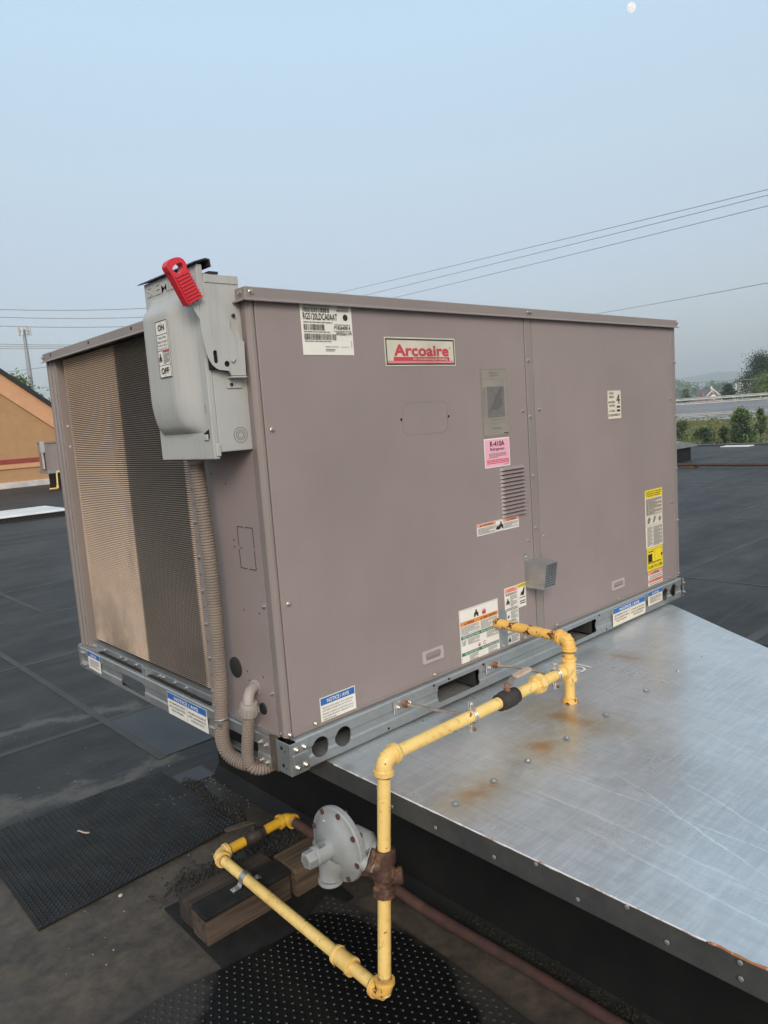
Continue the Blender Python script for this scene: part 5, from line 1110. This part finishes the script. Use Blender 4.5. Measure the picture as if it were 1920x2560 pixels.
cap_ = MB().lathe([(.082,.0225),(.104,.0215),(.106,.0185)], rc_, RAX, 6).build('hex_cap', M['regulator'], RB)
MB().lathe([(.1061,.013),(.1066,.013)], rc_, RAX, 14).build('cap_recess', M['greyprint'], cap_)
MB().prism([(.0785*math.cos(a), .0) for a in ()] or [(.052,.0),(.070,.0),(.070,.02),(.052,.02)], 0, .012, lambda p, t: (rc_.x-p[0], rc_.y-.012+t, rc_.z+p[1]+.006)).build('foil_label', M['zinc'], RB)
# relief vent boss under the housing
vn = MB(); vn.tube([rc_+Vector((-.012,.0,-.030)), rc_+Vector((-.022,.004,-.050)), rc_+Vector((-.030,.006,-.068)), rc_+Vector((-.031,.006,-.080))], [.046,.040,.029,.029], 14)
vn.build('vent_boss', M['regulator'], RB, smooth=True)
MB().lathe([(0,.0315),(.009,.032),(.012,.0295)], rc_+Vector((-.031,.006,-.081)), (0,.0,-1), 18).build('vent_rim', M['regulator'], RB, smooth=True)
bm_ = MB(); bm_.lathe([(-.014,.0060),(.0105,.0060),(.0108,.0078),(.0155,.0074),(.0165,.0055)], (0,0,0), (-1,0,0), 7); bm_ = bm_.mesh('case_bolt', M['rust'])
for k in range(8):
    a = rad(k*45+14); place('case_bolt', bm_, RB, (rc_.x, rc_.y+.0855*math.cos(a), rc_.z+.0855*math.sin(a)))
for y, z in ((.088,-.04),(-.088,-.02)):
    MB().tube([rc_+Vector((.006,y*.9,z)), rc_+Vector((.008,y*1.2,z*1.15)), rc_+Vector((.010,y*1.32,z*1.3))], [.022,.016,.010], 10).build('case_lug', M['regulator'], RB, smooth=True)
MB().tube([rc_+Vector((.026,-.02,.0)), rc_+Vector((.040,-.050,-.008)), rc_+Vector((.034,-.078,-.020))], [.042,.040,.034], 16).build('body_neck', M['regulator'], RB, smooth=True)
MB().lathe([(0,.040),(.012,.040),(.014,.036)], rc_+Vector((.030,-.070,-.018)), (.62,-.70,-.40), 20).build('neck_flange', M['regulator'], RB, smooth=True)
mk = MB(); random.seed(3)
for k in range(6):
    y = -.002-.006*k; mk.quad(*[(rc_.x-.0245+.0004*k, rc_.y+.030+y+dy, rc_.z+.053+dz) for dy, dz in ((0,0),(-.005,0),(-.005,.006+random.random()*.010),(0,.006+random.random()*.010))])
mk.build('torn_label', M['white'], RB)

# hangers from the base rail
def hanger(x, xc, label):
    h = thing('pipe_hanger', (x, -.13, .066), label, 'pipe hanger')
    bx('wall_plate', M['galv2'], h, x-.042, x+.032, -.0055, -.0028, .047, .088, .001)
    for dx in (-.026, .022): place('bolt', SCB, h, (x+dx, -.0055, .066))
    MB().lathe([(0,.0125),(.007,.0125),(.0075,.0085),(.016,.0085)], (x+.002,-.0055,.068), (0,-1,0), 6).build('flange_nut', M['zincrust'], h)
    MB().tube([(x+.002,-.012,.068),(x+.003,-.12,.080),(xc,GY+.018,.0965)], .0052, 10).build('threaded_rod', M['zinc'], h, smooth=True)
    cl = MB()
    for sx in (-1,): cl.tube([(xc+.0, GY+.0192*math.cos(a), .0965+.0192*math.sin(a)) for a in np.linspace(0,6.283,25)], .0022, 6, False)
    cl.tube([(xc+.008, GY+.0192*math.cos(a), .0965+.0192*math.sin(a)) for a in np.linspace(0,6.283,25)], .0022, 6, False)
    cl.build('clamp_ring', M['galv2'], h, smooth=True)
    for z0_, z1_ in ((.1155,.140),(.053,.0775)):
        bx('clamp_ear', M['galv2'], h, xc-.006, xc+.012, GY-.0045, GY-.0015, z0_, z1_, .001); bx('clamp_ear', M['galv2'], h, xc-.006, xc+.012, GY+.0015, GY+.0045, z0_, z1_, .001)
        MB().lathe([(-.010,.0048),(-.0045,.0048),(-.0045,.0030),(.0055,.0030),(.0055,.0048),(.010,.0048)], (xc+.003,GY,(z0_+z1_)/2+(.004 if z0_ > .1 else -.004)), (0,1,0), 6).build('clamp_bolt', M['zinc'] if z0_ > .1 else M['zincrust'], h)
    return h
hanger(.414, .416, 'rod and split clamp holding the gas pipe between the elbow and the ball valve')
hanger(.840, .812, 'rod and split clamp holding the gas pipe between the union and the tee')

# ================================================================== TIMBERS, MATS, LITTER
q = thing('timber_support', (.03, .44, ROOF), 'dark weathered timber block with black rubber pad under the yellow pipe', 'timber block')
bx('timber', M['wood'], q, -.122, .182, .348, .437, ROOF+.006, -.524, .003, 2); bx('timber', M['wooddark'], q, -.116, .190, .4385, .535, ROOF+.006, -.522, .003, 2)
MB().prism([(-.126,.344),(.186,.344),(.192,.440),(-.120,.440)], -.5238, -.508, lambda p, t: (p[0], p[1], t)).build('rubber_pad', M['pad'], q, bevel=.003)
q2 = tag(bx('timber_block', M['woodlight'], None, .196, .455, .335, .460, ROOF+.004, -.510, .003, 2), 'tan timber block lying against the curb wall under the brown pipe', 'timber block')
pd_ = tag(MB().prism([(-.135,.22),(.32,.20),(.35,.48),(.30,.60),(-.13,.62)], ROOF-.002, ROOF+.007, lambda p, t: (p[0], p[1], t)).build('rubber_sheet', M['pad'], base=(.08,.4,ROOF)), 'flat black rubber sheet under the timber support', 'rubber sheet')
ss = thing('pipe_strap', (.045, .392, -.50), 'two hole galvanised strap pinning the yellow pipe to its timber', 'strap')
st = MB(); prof = [(-.052,-.506),(-.050,-.5045),(-.026,-.503),(-.0215,-.497),(-.0190,-.487)]+[(.0190*math.cos(rad(a)), -.487+.0190*math.sin(rad(a))) for a in range(165,-1,-15)]+[(.0215,-.497),(.026,-.503),(.052,-.506)]
cxs = ph(.392).x
for (xa, za), (xb, zb) in zip(prof[:-1], prof[1:]):
    st.add([(cxs+xa,.381,za),(cxs+xb,.381,zb),(cxs+xb,.403,zb),(cxs+xa,.403,za),(cxs+xa,.381,za+.0018),(cxs+xb,.381,zb+.0018),(cxs+xb,.403,zb+.0018),(cxs+xa,.403,za+.0018)],[(0,3,2,1),(4,5,6,7),(0,1,5,4),(2,3,7,6),(1,2,6,5),(3,0,4,7)])
st.build('strap_band', M['galv2'], ss)
for dx in (-.042, .042): place('screw', SCU, ss, (cxs+dx, .392, -.5035))
def mat_(name, ring, label, pitch, r, h, mat, stag=True, th=.010, clip=None):
    t = thing(name, (ring[0][0], ring[0][1], ROOF), label, 'rubber mat')
    MB().prism(ring, ROOF+.001, ROOF+th, lambda p, q_: (p[0], p[1], q_)).build('mat_sheet', M[mat], t, bevel=.002)
    xs_ = [p[0] for p in ring]; ys_ = [p[1] for p in ring]; mb = MB()
    def inside(x, y):
        c = False; n = len(ring)
        for i in range(n):
            (x1,y1),(x2,y2) = ring[i], ring[(i+1)%n]
            if (y1 > y) != (y2 > y) and x < (x2-x1)*(y-y1)/(y2-y1)+x1: c = not c
        return c
    j = 0; y = min(ys_)+pitch*.6
    while y < max(ys_)-pitch*.4:
        x = min(xs_)+pitch*(.6 if (j % 2 == 0 or not stag) else 1.1)
        while x < max(xs_)-pitch*.4:
            if inside(x-r*1.3, y) and inside(x+r*1.3, y) and inside(x, y+r*1.3) and inside(x, y-r*1.3):
                n = 9; z0 = ROOF+th-.0005
                vs = [(x+r*math.cos(6.283*k/n), y+r*math.sin(6.283*k/n), z0) for k in range(n)]+[(x+r*.72*math.cos(6.283*k/n), y+r*.72*math.sin(6.283*k/n), z0+h) for k in range(n)]
                mb.add(vs, [(k,(k+1)%n,n+(k+1)%n,n+k) for k in range(n)]+[tuple(range(n,2*n))])
            x += pitch
        y += pitch*(.866 if stag else 1); j += 1
    mb.build('mat_studs', M[mat], t, smooth=True, kind='stuff')
    return t
mat_('walkway_mat', [(-.45,1.60),(-.455,.828),(.305,.874),(.318,1.553)], 'studded black rubber mat lying flat behind the timber support', .0205, .0068, .0040, 'rubber', False)
mat_('walkway_mat', [(-.80,.262),(-.30,.268),(-.13,.235),(.10,.205),(.27,.275),(.318,.02),(.322,-.20),(.30,-.50),(.28,-1.05),(-.80,-1.05)], 'studded wet black rubber mat beneath the yellow pipe elbow', .0245, .0066, .0034, 'rubberwet', True)
# crumbled rubber and grit
def grit(name, pts, size, mat, label, cat, flat=.6):
    mb = MB(); r = random.Random(5)
    for x, y, z in pts:
        s = size*r.uniform(.4, 1.5); vs = [(x+s*r.uniform(.6,1.2)*dx, y+s*r.uniform(.6,1.2)*dy, z+s*flat*dz) for dx, dy, dz in ((1,0,.3),(-.5,.9,.2),(-.5,-.9,.3),(0,0,1.1),(.2,.1,-.4))]
        mb.add(vs, [(0,1,3),(1,2,3),(2,0,3),(0,4,1),(1,4,2),(2,4,0)])
    o = mb.build(name, M[mat], kind='stuff', base=tuple(pts[0])); tag(o, label, cat); return o
pts = []
for k in range(800):
    f = random.random(); x = .335-.01*f+random.gauss(0,.012)+.012*math.sin(f*9); y = 1.36-f*.46+random.gauss(0,.02); pts.append((x, y, ROOF+abs(random.gauss(0,.008))))
for k in range(600): pts.append((random.gauss(.30,.06), random.gauss(.665,.04), ROOF+abs(random.gauss(0,.006))))
for k in range(260): pts.append((random.gauss(.02,.07), random.gauss(.70,.03), ROOF+abs(random.gauss(0,.005))))
grit('crumbled_rubber', pts, .007, 'crumb', 'crumbled black rubber strewn along the broken edge of the mat', 'rubber crumbs')
pts = [(random.uniform(-.7,.45), random.uniform(.3,2.6), ROOF+.002) for _ in range(90)]+[(random.gauss(.36,.05), random.gauss(1.34,.03), ROOF+.003) for _ in range(70)]+[(random.gauss(.40,.03), random.gauss(1.05,.12), ROOF+.003) for _ in range(30)]+[(random.gauss(.22,.05), random.gauss(1.25,.07), ROOF+.013) for _ in range(12)]
grit('pale_grit', pts, .0030, 'debris', 'pale specks of grit scattered on the membrane beside the curb', 'grit')
tw = MB().tube([(-.155,1.31,ROOF+.018),(-.150,1.30,ROOF+.020),(-.145,1.285,ROOF+.018),(-.138,1.268,ROOF+.019),(-.128,1.262,ROOF+.018)], .003, 7).build('twig', M['handlecap'], base=(-.14,1.28,ROOF+.015))
tag(tw, 'short pale bent twig lying on the studded rubber mat', 'twig')
pb = MB().sphere((-.20,.80,ROOF+.005), .007, 6, (1.2,.9,.8)).build('pebble', M['debris'], base=(-.20,.80,ROOF)); tag(pb, 'single pale pebble at the edge of the rear rubber mat', 'pebble')

# ================================================================== HAZE
hz = MB().box(-2900, 2980, -2900, 2980, -13.5, 82).build('haze', [])
hz['kind'] = 'stuff'; tag(hz, 'thin pale summer haze filling the air to the far ridge', 'haze')
hm = bpy.data.materials.new('haze_air'); hm.use_nodes = True; hn = hm.node_tree.nodes; hn.clear()
ho = hn.new('ShaderNodeOutputMaterial'); hv = hn.new('ShaderNodeVolumePrincipled')
hv.inputs['Color'].default_value = (.92, .965, 1.0, 1); hv.inputs['Density'].default_value = .0007; hv.inputs['Anisotropy'].default_value = .2
hm.node_tree.links.new(hv.outputs[0], ho.inputs['Volume']); hz.data.materials.clear(); hz.data.materials.append(hm)
